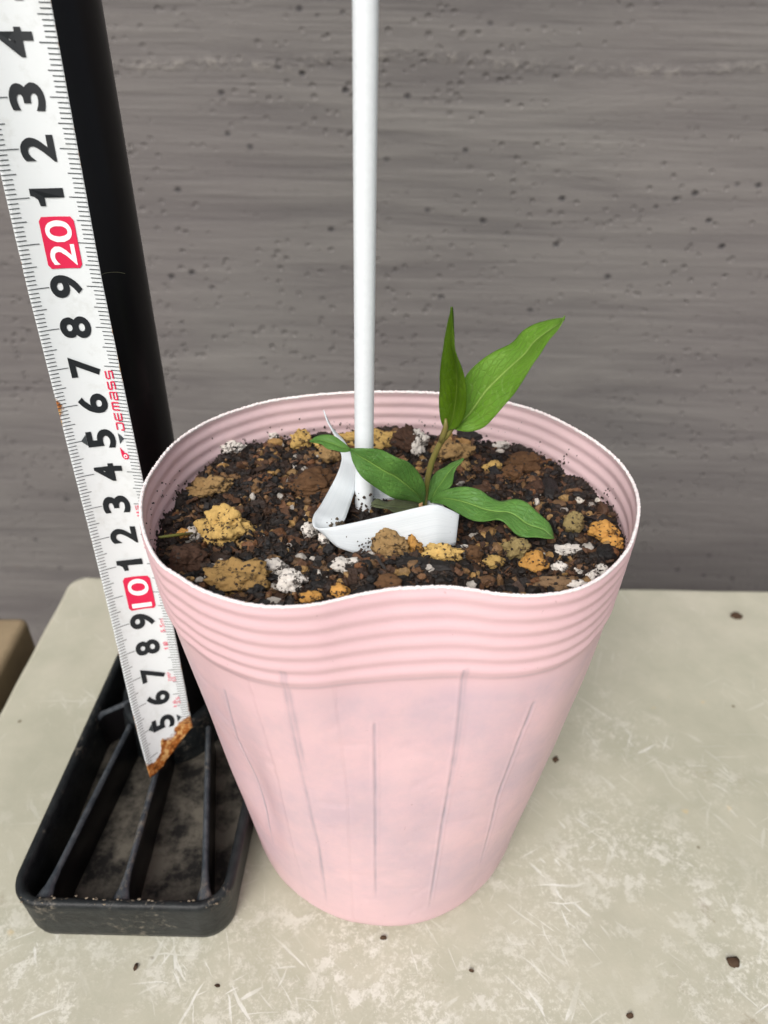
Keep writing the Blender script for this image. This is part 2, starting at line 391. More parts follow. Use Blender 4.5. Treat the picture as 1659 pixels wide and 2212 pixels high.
# slab with a slightly uneven back edge and rounded rims
def slab():
    x0, x1, y0, y1, t = -15.0, 48.0, -14.0, 27.9, 4.2
    nx = 120; pts = []
    def rc(cx, cy, r, a0):
        return [(cx + r * math.cos(a0 + PI / 2 * i / 8), cy + r * math.sin(a0 + PI / 2 * i / 8)) for i in range(9)]
    pts += [(x0 + (x1 - x0) * i / nx, y0) for i in range(nx)] 
    pts += [(x1, y0 + (y1 - y0) * i / 40) for i in range(40)]
    pts += [(x1 - (x1 - x0 - .8) * i / nx, y1 + 0.10 * noise.noise(Vector((i * .13, 1, 0))) + (0.12 if 30 < i < 62 else 0) * math.sin((i - 30) / 32 * PI)) for i in range(nx)]
    pts += rc(x0 + .8, y1 - .8, .8, PI / 2)
    pts += [(x0 + 0.06 * noise.noise(Vector((i * .3, 5, 0))), y1 - .8 - (y1 - y0 - .8) * i / 60) for i in range(1, 60)]
    n = len(pts); vs = []; prof = [(-.28, 0), (-.17, -.03), (-.08, -.09), (-.02, -.18), (0, -.32), (0, -t)]
    cx, cy = (x0 + x1) / 2, (y0 + y1) / 2
    for off, dz in prof:
        for (x, y) in pts:
            nxv = -1 if x < x0 + .5 else (1 if x > x1 - .5 else 0); nyv = -1 if y < y0 + .5 else (1 if y > y1 - .9 else 0)
            vs.append((x + nxv * off, y + nyv * off, dz))
    fs = []
    for j in range(len(prof) - 1):
        for i in range(n):
            fs.append((j * n + i, (j + 1) * n + i, (j + 1) * n + (i + 1) % n, j * n + (i + 1) % n))
    fs.append(tuple(range(n))); fs.append(tuple((len(prof) - 1) * n + i for i in range(n))[::-1])
    o = mesh_obj('stone_slab', vs, fs, M['slab'], smooth=False)
    for p in o.data.polygons: p.use_smooth = len(p.vertices) == 4
    tag(o, 'pale beige green slab with white scratches and scuffs, carrying the pink pot', 'slab')
slab()
mb = MB(); mb.box(-11, 46, -12, 24, -60, -4.25)  # unseen block added below the slab to stop light passing underneath
b = mb.build('light_blocker', M['block'], smooth=False); tag(b, 'grey light blocker added unseen under the pale slab', 'block')

# timber board at the far left
P = atZ(60, 1331, -1.5); Q = atZ(-14, 1475, -1.5)
dq = (P - Q).normalized()
a0 = P; a1 = Q - dq * 14
lft = Vector((-dq.y, dq.x, 0))
if lft.x > 0: lft = -lft
vs = []
for z in (-1.5, -6.5):
    for p in (a1, a0, a0 + lft * 9, a1 + lft * 9): vs.append((p.x, p.y, z))
o = mesh_obj('timber_board', vs, [(0, 1, 2, 3), (7, 6, 5, 4), (0, 4, 5, 1), (1, 5, 6, 2), (2, 6, 7, 3), (3, 7, 4, 0)], M['wood'], smooth=False)
bevel(o, 0.35, 4); tag(o, 'blurred brown timber board left of the slab, at the left edge of the photo', 'board')

# ------------------------------------------------------------------ pot
ZR = 13.6; CX, CY = 0.12, 15.95
rim_px = [(301.5, 1095), (306, 1062), (318, 1032), (336.5, 1003.5), (381.6, 951.4), (447.6, 909.7), (510, 885.4), (579.5, 866.3), (649, 855.9), (718, 849), (767, 846.5), (822.9, 845.5), (880, 845.6), (943, 848), (1020, 856), (1095.7, 868.4), (1168.5, 890.2), (1234, 921.1), (1295.8, 959.4), (1339.5, 997.5), (1372, 1048.5), (1381.4, 1085), (1376, 1143), (1361.4, 1183), (1332, 1221), (1288.6, 1255.9), (1234, 1277.8), (1150, 1288.6), (1077.6, 1285), (1023, 1276), (975, 1270), (932, 1269.7), (859, 1273), (805, 1281), (753, 1291.6), (683.7, 1307.3), (597, 1312.5), (527.4, 1305.5), (475.3, 1291.6), (423, 1270.8), (381.6, 1244.8), (347, 1222), (322.6, 1187.4), (308.7, 1152.6), (302, 1118)]
rp = sorted((math.atan2(p.y - CY, p.x - CX), math.hypot(p.x - CX, p.y - CY)) for p in (atZ(x, y, ZR) for x, y in rim_px))
def rim_r(a):
    a = (a + PI) % (2 * PI) - PI
    n = len(rp)
    for i in range(n):
        a0, r0 = rp[i]; a1, r1 = rp[(i + 1) % n]
        if i == n - 1: a1 += 2 * PI
        aa = a + 2 * PI if (i == n - 1 and a < a0) else a
        if a0 <= aa <= a1:
            t = (aa - a0) / (a1 - a0 + 1e-9)
            pm = rp[i - 1][1]; pn = rp[(i + 2) % n][1]
            return 0.5 * (2 * r0 + (r1 - pm) * t + (2 * pm - 5 * r0 + 4 * r1 - pn) * t * t + (3 * r0 - pm - 3 * r1 + pn) * t ** 3)
    return rp[0][1]
NA = 1000
RT = [rim_r(2 * PI * i / NA) for i in range(NA)]
RT = [(RT[i - 3] + RT[i - 2] * 2 + RT[i - 1] * 3 + RT[i] * 4 + RT[(i + 1) % NA] * 3 + RT[(i + 2) % NA] * 2 + RT[(i + 3) % NA]) / 16 for i in range(NA)]
def RTf(a):
    x = (a / (2 * PI) * NA) % NA; i = int(x); t = x - i
    return RT[i % NA] * (1 - t) + RT[(i + 1) % NA] * t
RB = 4.42; RC = 0.75; BAND = 2.25
def pot_r(a, z):
    s = max(z, 0) / ZR
    top = RTf(a)
    # the squashed rim relaxes towards a round section lower down
    k = s ** 1.0
    rr = RB + (5.62 - RB) * s
    wgt = s ** 1.9
    r = rr * (1 - wgt) + top * wgt
    d = ZR - z
    if d < BAND:
        ph = d / BAND * 6
        r += 0.038 * (0.5 - 0.5 * math.cos(2 * PI * ph)) * min(1, d / 0.15)
    else:
        r -= 0.03 * min(1, (d - BAND) / 0.08)
    r += 0.06 * noise.noise(Vector((math.cos(a) * 1.3, math.sin(a) * 1.3, z * 0.18 + 3))) * min(1, d / 2)
    r += 0.022 * noise.noise(Vector((math.cos(a) * 5, math.sin(a) * 5, z * 0.5 + 8))) * min(1, d / 2)
    if z < ZR - BAND:
        q = noise.noise(Vector((a * 2.2, z * 1.7, 12)))
        r -= 0.016 * math.exp(-(q / .05) ** 2) * min(1, (ZR - BAND - z)) * (0.5 + noise.noise(Vector((a * 3, z, 20))))
    if z < RC:
        r -= RC * (1 - math.sqrt(max(0, 1 - ((RC - z) / RC) ** 2)))
    return r
def pot_pt(a, z, off=0):
    r = pot_r(a, z) + off
    return Vector((CX + r * math.cos(a), CY + r * math.sin(a), z))
def hit_pot(px, py):
    r = ray(px, py); t = 6.0
    while t < 40:
        p = CAM + r * t
        if 0 < p.z < ZR and math.hypot(p.x - CX, p.y - CY) < pot_r(math.atan2(p.y - CY, p.x - CX), p.z):
            return math.atan2(p.y - CY, p.x - CX), p.z
        t += 0.01
    return None
groove_px = [([(485, 1490), (512, 1600), (548, 1690), (572, 1760), (592, 1830)], 1.0), ([(606, 1450), (630, 1560), (655, 1680), (690, 1830), (708, 1960)], .8),
             ([(613, 1450), (640, 1560), (664, 1680)], .7), ([(809, 1560), (811, 1700), (811, 1820), (812, 1945)], 1.0), ([(1002, 1445), (985, 1600), (955, 1780), (926, 1965)], 1.0),
             ([(1010, 1445), (991, 1600), (962, 1760)], .6), ([(1156, 1512), (1120, 1600), (1075, 1720), (1037, 1870)], .9)]
grooves = []
for pts, st in groove_px:
    g = [hit_pot(*p) for p in pts]; g = [x for x in g if x]
    if len(g) > 1: grooves.append((sorted((z, a) for a, z in g), st))
seam = [(z, a) for a, z in filter(None, [hit_pot(716, 1450), hit_pot(738, 1600), hit_pot(752, 1720)])]; seam.sort()
def along(g, z):
    if z <= g[0][0]: return g[0][1]
    for (z0, a0), (z1, a1) in zip(g, g[1:]):
        if z <= z1: return a0 + (a1 - a0) * (z - z0) / (z1 - z0)
    return g[-1][1]
pot = empty('plant_pot', (CX, CY, 0))
tag(pot, 'thin pink plastic nursery pot with ribbed white edged rim, dented at the front', 'pot')
zs = [0, .01, .03, .08, .14, .22, .32, .45, .6, .75] + [0.75 + (ZR - BAND - 0.1 - 0.75) * i / 110 for i in range(1, 111)] + [ZR - BAND - 0.1 + (BAND + 0.1) * i / 60 for i in range(1, 61)]
vs = []; cs = []
for z in zs:
    gl = [(along(g, z), st * (1 if g[0][0] <= z <= g[-1][0] else 0) * min(1, max(0, (z - g[0][0]) / 1.2)) * (0.75 + 0.35 * noise.noise(Vector((z, i * 3, 0)))), g) for i, (g, st) in enumerate(grooves)]
    d = ZR - z
    for i in range(NA):
        a = -PI + 2 * PI * i / NA
        r = pot_r(a, z); gv = 0
        for ga, st, g in gl:
            if st <= 0: continue
            u = abs(a - ga) * 5
            if u < 0.12:
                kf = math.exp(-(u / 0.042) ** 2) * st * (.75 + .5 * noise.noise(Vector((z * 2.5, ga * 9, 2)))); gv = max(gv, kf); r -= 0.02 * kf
                r += 0.012 * math.exp(-((u - .07) / 0.03) ** 2) * st
        if z < ZR - BAND:
            sa = along(seam, z); 
            if -0.35 < a - sa < 0: r += 0.012 * min(1, -(a - sa) * 5 / .03) * min(1, (ZR - BAND - z) / .1)
            # soft crease low on the left
            cre = math.exp(-((a - (grooves[0][0][0][1] + .03)) * 5 / .5) ** 2) * math.exp(-((z - 6.3) / 1.9) ** 2)
            r -= 0.13 * cre
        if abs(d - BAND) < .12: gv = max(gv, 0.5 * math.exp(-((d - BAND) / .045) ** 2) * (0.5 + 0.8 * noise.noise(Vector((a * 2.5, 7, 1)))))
        jag = 0
        if d < 1e-6: jag = 0.03 * noise.noise(Vector((a * 60, 0, 0))) + 0.018 * noise.noise(Vector((a * 160, 3, 0)))
        vs.append((CX + r * math.cos(a), CY + r * math.sin(a), z + jag))
        body = min(1, max(0, (ZR - BAND - z) / .6)) * min(1, z / 3.0)
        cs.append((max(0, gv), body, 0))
fs = [(j * NA + i, j * NA + (i + 1) % NA, (j + 1) * NA + (i + 1) % NA, (j + 1) * NA + i) for j in range(len(zs) - 1) for i in range(NA)]
TH = 0.055
# inner wall: rim down to below the soil
nO = len(zs); izs = [ZR - 3.2 * i / 70 for i in range(71)]
base = len(vs)
for z in izs:
    for i in range(NA):
        a = -PI + 2 * PI * i / NA; r = pot_r(a, z) - TH
        jag = 0.02 * noise.noise(Vector((a * 70, 5, 0))) if z == ZR else 0
        vs.append((CX + r * math.cos(a), CY + r * math.sin(a), z + jag)); cs.append((0, 0, 0.22))
for j in range(len(izs) - 1):
    for i in range(NA): fs.append((base + j * NA + i, base + j * NA + (i + 1) % NA, base + (j + 1) * NA + (i + 1) % NA, base + (j + 1) * NA + i))
fs.append(tuple(range(NA))[::-1])
vs = [(x - CX, y - CY, z) for x, y, z in vs]
mesh_obj('pot_wall', vs, fs, M['pot'], pot, True, cs)
# white cut edge
vs = []; cs = []; NB = 2000
prof = [(-0.008, -0.04), (0.012, -0.012), (0.010, 0.02), (-0.02, 0.036), (-0.058, 0.026), (-0.072, -0.01), (-0.05, -0.04)]
for i in range(NB):
    a = 2 * PI * i / NB; r = RTf(a)
    j1 = 0.022 * noise.noise(Vector((a * 55, 9, 0))) + 0.024 * noise.noise(Vector((a * 170, 2, 4)))
    for k_, (dr, dz) in enumerate(prof):
        j2 = 0.014 * noise.noise(Vector((a * 120, k_ * 3.1, 8)))
        vs.append(((r + dr + j2) * math.cos(a), (r + dr + j2) * math.sin(a), ZR + dz + j1 + j2))
n = len(prof)
fs = [(i * n + k_, ((i + 1) % NB) * n + k_, ((i + 1) % NB) * n + (k_ + 1) % n, i * n + (k_ + 1) % n) for i in range(NB) for k_ in range(n)]
o = mesh_obj('rim', vs, fs, m_plain('white cut edge', lin((240, 238, 236)), 0.6, 0.3, 600, 0.2, lin((236, 220, 220))), pot); o['label'] = 'rough white cut rim'

# ------------------------------------------------------------------ soil
def soil_z(x, y):
    z = 12.35 + 0.10 * (CY - y) * (0.6 if y > CY else 1.15)
    z += 0.28 * noise.noise(Vector((x * .55, y * .55, 2))) + 0.22 * noise.noise(Vector((x * 1.6, y * 1.6, 5))) + 0.07 * noise.noise(Vector((x * 4, y * 4, 9)))
    a = math.atan2(y - CY, x - CX); e = min(1.05, math.hypot(x - CX, y - CY) / (pot_r(a, 12.4)))
    z += 0.16 * max(0, (e - .6) / .4) * min(1, max(0, (y - CY) / 1.5))
    z -= 0.30 * max(0, (-x - 4.2) / 1.4) * math.exp(-((y - CY + .6) / 1.3) ** 2)
    # ridge heaped in front of the label strip
    z += 0.42 * math.exp(-((y - 13.1) / .8) ** 2) * math.exp(-((x - .3) / 2.6) ** 2)
    z -= 0.15 * math.exp(-((y - 15.3) / .7) ** 2) * math.exp(-((x - .3) / 2.0) ** 2)
    return z
def inside(x, y, m=0.12):
    a = math.atan2(y - CY, x - CX); return math.hypot(x - CX, y - CY) < min(pot_r(a, 12.4), pot_r(a, 12.0), pot_r(a, 12.75), pot_r(a, 13.1)) - TH - m
def on_soil(px, py):
    r = ray(px, py); t = 8.0
    while t < 40:
        p = CAM + r * t
        if p.z <= soil_z(p.x, p.y): return p
        t += 0.02
ICO = {}
def ico(s):
    if s not in ICO:
        bm = bmesh.new(); bmesh.ops.create_icosphere(bm, subdivisions=s, radius=1)
        ICO[s] = ([v.co.copy() for v in bm.verts], [tuple(v.index for v in f.verts) for f in bm.faces]); bm.free()
    return ICO[s]
def rock(s, rad, sq=(1, 1, 1), rough=.35, freq=1.2, seed=None, facet=0.0):
    V, Fc = ico(s); seed = random.random() * 99 if seed is None else seed
    q = Matrix.Rotation(random.random() * 6.28, 3, Vector((random.random() - .5, random.random() - .5, random.random() - .5)).normalized())
    out = []
    for v in V:
        d = 1 + rough * noise.noise(v * freq + Vector((seed, seed * .7, 0))) + rough * .45 * noise.noise(v * freq * 2.6 + Vector((0, seed, 3))) 
        if s >= 4: d += rough * .22 * noise.noise(v * freq * 6 + Vector((seed, 1, 3))) + rough * .1 * noise.noise(v * freq * 13 + Vector((seed, 1, 3)))
        p = v * d
        out.append(Vector((p.x * sq[0], p.y * sq[1], p.z * sq[2])) * rad)
    return [q @ p for p in out] if sq == (1, 1, 1) or rad < .12 else out, Fc
# individual stones: (px, py, radius cm, kind, squash, label)
YEL, PER, CLA, BRK, ORG = 'y', 'w', 'c', 'b', 'o'
stones = [
 (493, 1150, .60, YEL, (1.0, .8, .75), 'largest knobbly yellow pumice stone near the left of the pot'),
 (522, 1256, .60, YEL, (1.15, .7, .6), 'large dirty yellow pumice stone against the front left rim'),
 (418, 1160, .20, PER, (1.1, .9, .9), 'white perlite grain beside the largest yellow pumice stone'),
 (402, 1158, .17, ORG, (1, .8, .8), 'small orange grit grain left of the largest yellow pumice stone'),
 (412, 1222, .40, CLA, (1.1, .9, .8), 'round dark brown clay lump against the left wall of the pot'),
 (460, 1055, .48, YEL, (1.25, .7, .55), 'flat tan pumice stone behind the largest yellow pumice stone'),
 (640, 1048, .21, PER, (.9, .9, 1.0), 'white perlite ball on dark soil left of the label strip'),
 (670, 1158, .22, PER, (.9, .9, 1.1), 'dirt speckled white perlite ball just left of the label strip fold'),
 (700, 1172, .17, PER, (.8, .8, 1.1), 'greyish perlite grain tucked under the label strip fold'),
 (598, 1232, .24, PER, (1.2, .8, .8), 'white perlite grain near the front rim, upper of two'),
 (636, 1262, .29, PER, (1.1, .8, .85), 'speckled white perlite lump near the front rim, lower of two'),
 (672, 1294, .19, ORG, (1.3, .8, .7), 'orange grit grain touching the front rim'),
 (735, 1284, .19, ORG, (1, .9, .8), 'round bright yellow grit stone at the front rim beside the orange grain'),
 (592, 950, .20, PER, (1, .9, 1), 'white perlite grain near the back left wall'),
 (492, 972, .32, PER, (1.5, .7, .6), 'wide pale perlite grain by the back left wall'),
 (652, 962, .32, YEL, (1, .8, .9), 'knobbly yellow pumice stone near the back wall left of the strip tip'),
 (710, 990, .30, CLA, (1.1, .8, .8), 'tan clay stone left of the raised label strip'),
 (690, 962, .16, YEL, (1, .9, .9), 'small yellow pumice grain right of the knobbly stone near the back wall'),
 (676, 1020, .14, YEL, (1, .9, .8), 'tiny yellow grain on dark soil left of the raised label strip'),
 (680, 1048, .62, CLA, (1.1, .8, .45), 'broad reddish brown clay lump left of the label strip'),
 (800, 950, .52, YEL, (1.5, .6, .5), 'long yellow pumice stone behind the white pole'),
 (905, 968, .34, PER, (.75, .8, 1.25), 'oblong white perlite stone right of the pole near the back wall'),
 (878, 958, .42, CLA, (1, .8, .8), 'dark brown stone behind the oblong white perlite'),
 (975, 985, .42, YEL, (1.2, .7, .7), 'angular tan stone directly behind the plant stem'),
 (1005, 1010, .17, YEL, (1, .9, .8), 'yellow grain right of the angular tan stone behind the stem'),
 (1065, 1012, .22, YEL, (1.3, .8, .7), 'small yellow stone right of the plant near the back wall'),
 (1085, 965, .17, PER, (1.5, .7, .6), 'thin white perlite chip on the black bark at the back'),
 (1105, 1030, .30, CLA, (1, .8, .8), 'reddish brown clay grain at the back right'),
 (1130, 1002, .42, CLA, (1.3, .7, .6), 'brown clay stone touching the back right wall'),
 (1155, 1062, .22, PER, (1.3, .8, .8), 'pale perlite grain right of the plant on dark soil'),
 (1237, 1140, .26, YEL, (.9, .8, 1.1), 'dull yellow stone near the right wall'),
 (1300, 1152, .27, ORG, (1.3, .8, .8), 'orange grit stone against the right wall, upper of two'),
 (1318, 1178, .22, ORG, (1.1, .8, .8), 'orange grit stone against the right wall, lower of two'),
 (1222, 1195, .24, PER, (1.3, .8, .7), 'white perlite grain in the right part of the pot'),
 (1205, 1235, .18, PER, (1, .9, .9), 'small speckled perlite grain near the front right rim'),
 (1276, 1250, .15, PER, (1, .9, .9), 'small white perlite ball by the front right rim, left of two'),
 (1298, 1237, .17, PER, (1, .9, .9), 'pinkish white perlite ball by the front right rim, right of two'),
 (1245, 1268, .17, PER, (1.4, .8, .7), 'flat white perlite chip touching the front right rim'),
 (1205, 1270, .34, CLA, (1.6, .6, .5), 'long brown wood chip along the front right rim'),
 (1150, 1225, .25, ORG, (1.2, .9, .8), 'amber coloured pumice stone in the front right soil'),
 (1112, 1195, .30, YEL, (1, .8, .9), 'dirty olive pumice stone below the right lower leaf'),
 (1065, 1216, .19, YEL, (1.3, .8, .8), 'small yellow green pumice grain in the front soil'),
 (1022, 1205, .20, CLA, (1, .9, 1), 'brown rounded stone right of the label strip end'),
 (1000, 1193, .14, PER, (1.4, .8, .8), 'small clean white perlite grain by the strip end'),
 (955, 1205, .30, YEL, (1.5, .8, .7), 'pale yellow stone below the right end of the label strip'),
 (893, 1192, .25, ORG, (1, .9, 1), 'orange brown stone leaning on the front of the label strip'),
 (848, 1187, .34, YEL, (1.1, .9, .9), 'large rounded tan stone leaning on the front of the label strip'),
 (800, 1168, .16, PER, (1.3, .8, .8), 'white perlite grain on the soil heap before the label strip'),
 (840, 1266, .24, CLA, (1.2, .8, .8), 'brown pumice stone beside the front rim dent'),
 (775, 1192, .22, CLA, (1.3, .8, .6), 'reddish clay chip on the soil heap before the label strip'),
 (745, 1225, .24, PER, (1.3, .8, .6), 'dirty pinkish perlite lump on the front soil'),
]
SP = []
for (px, py, r, kd, sq, lab) in stones:
    p = on_soil(px, py)
    if p is not None: SP.append((p.x, p.y - .05 - r * sq[2] * .25, r * (sq[0] + sq[1]) / 2))
def clear(x, y, r):
    for sx, sy, sr in SP:
        if (x - sx) ** 2 + (y - sy) ** 2 < (sr * .8 + r) ** 2: return False
    return True
mb = MB()
NG = 300; idx = {}; vs = []; cs = []; fs = []
for j in range(NG):
    for i in range(NG):
        x = CX - 6.2 + 12.4 * i / (NG - 1); y = CY - 5.6 + 11.2 * j / (NG - 1)
        if inside(x, y, 0.06 if y < CY - 3 else -.02):
            idx[(i, j)] = len(vs); zz = soil_z(x, y) + 0.06 * fbm(Vector((x * 6, y * 6, 0)), 4)
            vs.append((x - CX, y - CY, zz - 12)); v = noise.noise(Vector((x * 3, y * 3, 1)))
            cs.append((0.018 + 0.01 * v, 0.010 + 0.006 * v, 0.006 + 0.003 * v))
for (i, j) in idx:
    q = [(i, j), (i + 1, j), (i + 1, j + 1), (i, j + 1)]
    if all(t in idx for t in q): fs.append(tuple(idx[t] for t in q))
mb.add(vs, fs, cs)
pal = [((.010, .006, .004), 9), ((.024, .012, .007), 6), ((.060, .027, .012), 3), ((.006, .0055, .0055), 6), ((.15, .062, .022), 2.0), ((.20, .11, .045), 1.2), ((.50, .46, .40), 0.25), ((.36, .22, .08), 0.6)]
pc = [p for p, w_ in pal]; pw = [w_ for p, w_ in pal]
def jit(c, a=.25):
    f = 1 + random.uniform(-a, a); return tuple(max(0, x * f) for x in c)
cnt = 0
while cnt < 11000:
    x = CX + random.uniform(-6.1, 6.1); y = CY + random.uniform(-5.5, 5.5)
    r = 0.022 + 0.12 * random.random() ** 3.0
    if random.random() < .035: r = random.uniform(.10, .22)
    if not inside(x, y, .02 + r * 1.4): continue
    cnt += 1
    if r > .05 and not clear(x, y, r): r *= .35
    V, Fc = rock(1 if r < .06 else 2, r, (random.uniform(.7, 1.3), random.uniform(.6, 1.2), random.uniform(.4, .9)), .5, 1.4)
    z = soil_z(x, y) + r * (random.uniform(-.1, .8) if r < .12 else random.uniform(-.3, .35)) - 12
    if random.random() < .35: z += random.uniform(0, .07)
    mb.add([(v.x + x - CX, v.y + y - CY, v.z + z) for v in V], Fc, jit(random.choices(pc, pw)[0] if r < .10 or random.random() < .72 else random.choice([(.30, .18, .07), (.22, .12, .05), (.36, .21, .07), (.13, .07, .03), (.5, .46, .41), (.16, .08, .035)])))
# bark flakes
for _ in range(1500):
    x = CX + random.uniform(-6, 6); y = CY + random.uniform(-5.5, 5.5)
    if not inside(x, y, .30): continue
    l = random.uniform(.05, .22)
    if not clear(x, y, l * .7): continue
    wd = l * random.uniform(.3, .7); t = random.uniform(.01, .03)
    V = []
    for sx in (-1, -.3, .4, 1):
        for sy in (-1, 1):
            for sz in (-1, 1): V.append(Vector((sx * l * random.uniform(.8, 1.1), sy * wd * random.uniform(.6, 1.1), sz * t + l * .15 * random.uniform(-1, 1))))
    Fc = []
    for kx in range(3):
        b0 = kx * 4; b1 = b0 + 4
        Fc += [(b0, b1, b1 + 2, b0 + 2), (b0 + 1, b0 + 3, b1 + 3, b1 + 1), (b0, b0 + 1, b1 + 1, b1), (b0 + 2, b1 + 2, b1 + 3, b0 + 3)]
    Fc += [(0, 2, 3, 1), (12, 13, 15, 14)]
    rot = Matrix.Rotation(random.uniform(0, 6.3), 3, 'Z') @ Matrix.Rotation(random.gauss(0, .5), 3, 'X') @ Matrix.Rotation(random.gauss(0, .4), 3, 'Y')
    z = soil_z(x, y) + random.uniform(.02, .12) - 12
    c = jit(random.choice([(.012, .010, .010), (.016, .012, .010), (.05, .025, .014), (.09, .042, .02), (.13, .06, .028)]))
    mb.add([rot @ v + Vector((x - CX, y - CY, z)) for v in V], Fc, c)
# fibres
for _ in range(4200):
    x = CX + random.uniform(-6, 6); y = CY + random.uniform(-5.5, 5.5)
    if not inside(x, y, .22): continue
    p = Vector((x - CX, y - CY, soil_z(x, y) + .04 - 12)); a = random.uniform(0, 6.3); pts = [p]
    for k_ in range(4):
        a += random.gauss(0, .6); p = p + Vector((math.cos(a), math.sin(a), random.gauss(0.12, .45))) * random.uniform(.03, .09); pts.append(p)
    mb.tube(pts, random.uniform(.004, .011), 4, jit(random.choice([(.02, .012, .008), (.06, .032, .018), (.11, .06, .03)])), True)
soil = mb.build('potting_soil', M['soil'], None, False, (CX, CY, 12))
tag(soil, 'dark brown potting mix of bark crumbs and fibres filling the pink pot', 'soil', kind='stuff')
# crumbs clinging to the inner wall
mb = MB(); cnt = 0
while cnt < 600:
    a = random.choice([random.gauss(2.7, .45), random.gauss(3.3, .35), random.uniform(0, 2 * PI), random.gauss(.4, .5)])
    if -PI < (a + PI) % (2 * PI) - PI < -.5 and (a + PI) % (2 * PI) - PI > -2.5: continue
    zt = 12.1 + abs(random.gauss(0, .38)); 
    if zt > 13.4: continue
    if noise.noise(Vector((a * 9, zt * 2.2, 4))) + .5 * noise.noise(Vector((a * 30, zt * 6, 4))) < (-.05 if zt < 12.5 else .12): cnt += .25; continue
    p = pot_pt(a, zt, -TH - .005); r = random.uniform(.006, .024) * (1.7 if zt < 12.5 else 1)
    V, Fc = rock(1, r, (1, 1, 1), .7, 1.5); mb.add([(v.x * random.uniform(.8, 1.3) + p.x - CX, v.y + p.y - CY, v.z * random.uniform(.8, 1.9) + p.z - 12) for v in V], Fc, jit((.03, .018, .011)))
    cnt += 1
o = mb.build('soil_crumbs', M['soil'], None, False, (CX, CY, 12)); tag(o, 'fine dark soil crumbs sticking to the inner wall of the pink pot', 'soil crumbs', kind='stuff')

DB = MB()
cols = {YEL: (.50, .33, .11), PER: (.62, .58, .53), CLA: (.13, .065, .028), ORG: (.52, .27, .07)}
mats = {YEL: 'stone', PER: 'perlite', CLA: 'clay', ORG: 'stone'}
nm = {YEL: 'pumice_stone', PER: 'perlite_grain', CLA: 'clay_stone', ORG: 'grit_stone'}
grp = {YEL: 'pumice stones in the potting soil', PER: 'perlite grains in the potting soil', CLA: 'brown clay stones in the potting soil', ORG: 'orange grit stones in the potting soil'}
for (px, py, r, kd, sq, lab) in stones:
    p = on_soil(px, py)
    if p is None: continue
    p += Vector((0, -.05 - r * sq[2] * .25, 0)) 
    V, Fc = rock(5 if r > .28 else 4, r, sq, .6 if (kd in (YEL, PER) and r > .3) else .5, 1.3 if r > .3 else 1.25)
    V = [v * (1 + .05 * noise.noise(v * (9 / r) * .6 + Vector((1, 2, 3))) * (1 if kd == YEL else .4) - (.10 if kd == YEL else .04) * max(0, noise.noise(v * (5 / r) * .6))) for v in V]
    c = jit(cols[kd], .18)
    if 'large dirty' in lab or 'flat tan' in lab: c = (.30, .185, .065)
    if 'olive' in lab or 'dull' in lab: c = (.25, .19, .08)
    if 'tan' in lab: c = (.30, .19, .08)
    if 'dark' in lab: c = (.06, .03, .018)
    if 'wood chip' in lab: c = (.24, .15, .08)
    o = mesh_obj('wood_chip' if 'wood chip' in lab else nm[kd], V, Fc, M[mats[kd]], None, True, [c] * len(V), loc=(p.x, p.y, soil_z(p.x, p.y) + r * sq[2] * .62 + .05))
    tag(o, lab, 'wood chip' if 'wood chip' in lab else 'stone', None if 'wood chip' in lab else grp[kd])
    cz = soil_z(p.x, p.y) + r * sq[2] * .62 + .05
    for _ in range(int(10 + 150 * r * r + 30 * r)):
        v = random.choice(V)
        if v.z < -.4 * r: continue
        rr_ = random.uniform(.008, .035) * (1.6 if v.z < 0 else 1); W_, G_ = rock(1, rr_, (1, 1, 1), .7, 1.5)
        DB.add([(q_.x * random.uniform(.8, 1.8) + v.x + p.x - CX, q_.y + v.y + p.y - CY, q_.z + v.z + cz - 12) for q_ in W_], G_, jit((.03, .018, .011), .5))
tag(DB.build('soil_crumbs', M['soil'], None, False, (CX, CY, 12)), 'dark soil crumbs stuck on the stones in the pot', 'soil crumbs', kind='stuff')
# bark pieces
def bark(p0, p1, r, lab, squ=.55):
    a = on_soil(*p0); b_ = on_soil(*p1); mid = (a + b_) / 2; L = (b_ - a).length / 2
    V, Fc = rock(4, 1, (1, 1, 1), .35, 1.5, seed=r * 40)
    d = (b_ - a).normalized(); s_ = d.cross(Vector((0, 0, 1))).normalized(); u_ = s_.cross(d)
    V, Fc = ico(4); sd_ = r * 70
    vv = []
    for v in V:
        k_ = 1 + .28 * noise.noise(Vector((v.x * 1.2, v.y * 3, v.z * 3 + sd_))) + .1 * noise.noise(Vector((v.x * 3, v.y * 14, v.z * 14 + sd_)))
        q = v * k_; qx = math.copysign(abs(q.x) ** .7, q.x)
        vv.append(d * qx * L + s_ * q.y * r + u_ * q.z * r * squ)
    o = mesh_obj('bark_chip', vv, Fc, M['bark'], None, True, [(.012, .010, .0095)] * len(vv), loc=(mid.x, mid.y, soil_z(mid.x, mid.y) + r * .45))
    tag(o, lab, 'bark chip', 'black bark chips in the potting soil')
bark((850, 1215), (985, 1232), .17, 'long black bark chip lying in front of the label strip')
bark((990, 955), (1062, 935), .36, 'thick black bark chip standing against the back wall right of the stem')
bark((735, 1300), (812, 1262), .13, 'narrow black bark chip pointing at the front rim dent')
bark((1180, 1045), (1190, 1090), .22, 'short black bark chip near the right wall')
bark((590, 945), (530, 940), .16, 'black bark chip against the back left wall')
mb = MB(); a = on_soil(366, 1180); b_ = on_soil(424, 1158)
mb.tube([a + Vector((-.1, -.3, .5)), (a + b_) / 2 + Vector((0, -.3, .42)), b_ + Vector((0, -.2, .25))], [.03, .04, .03], 8)
o = mb.build('twig', M['stem']); tag(o, 'thin brown twig beside the left pot wall', 'twig')

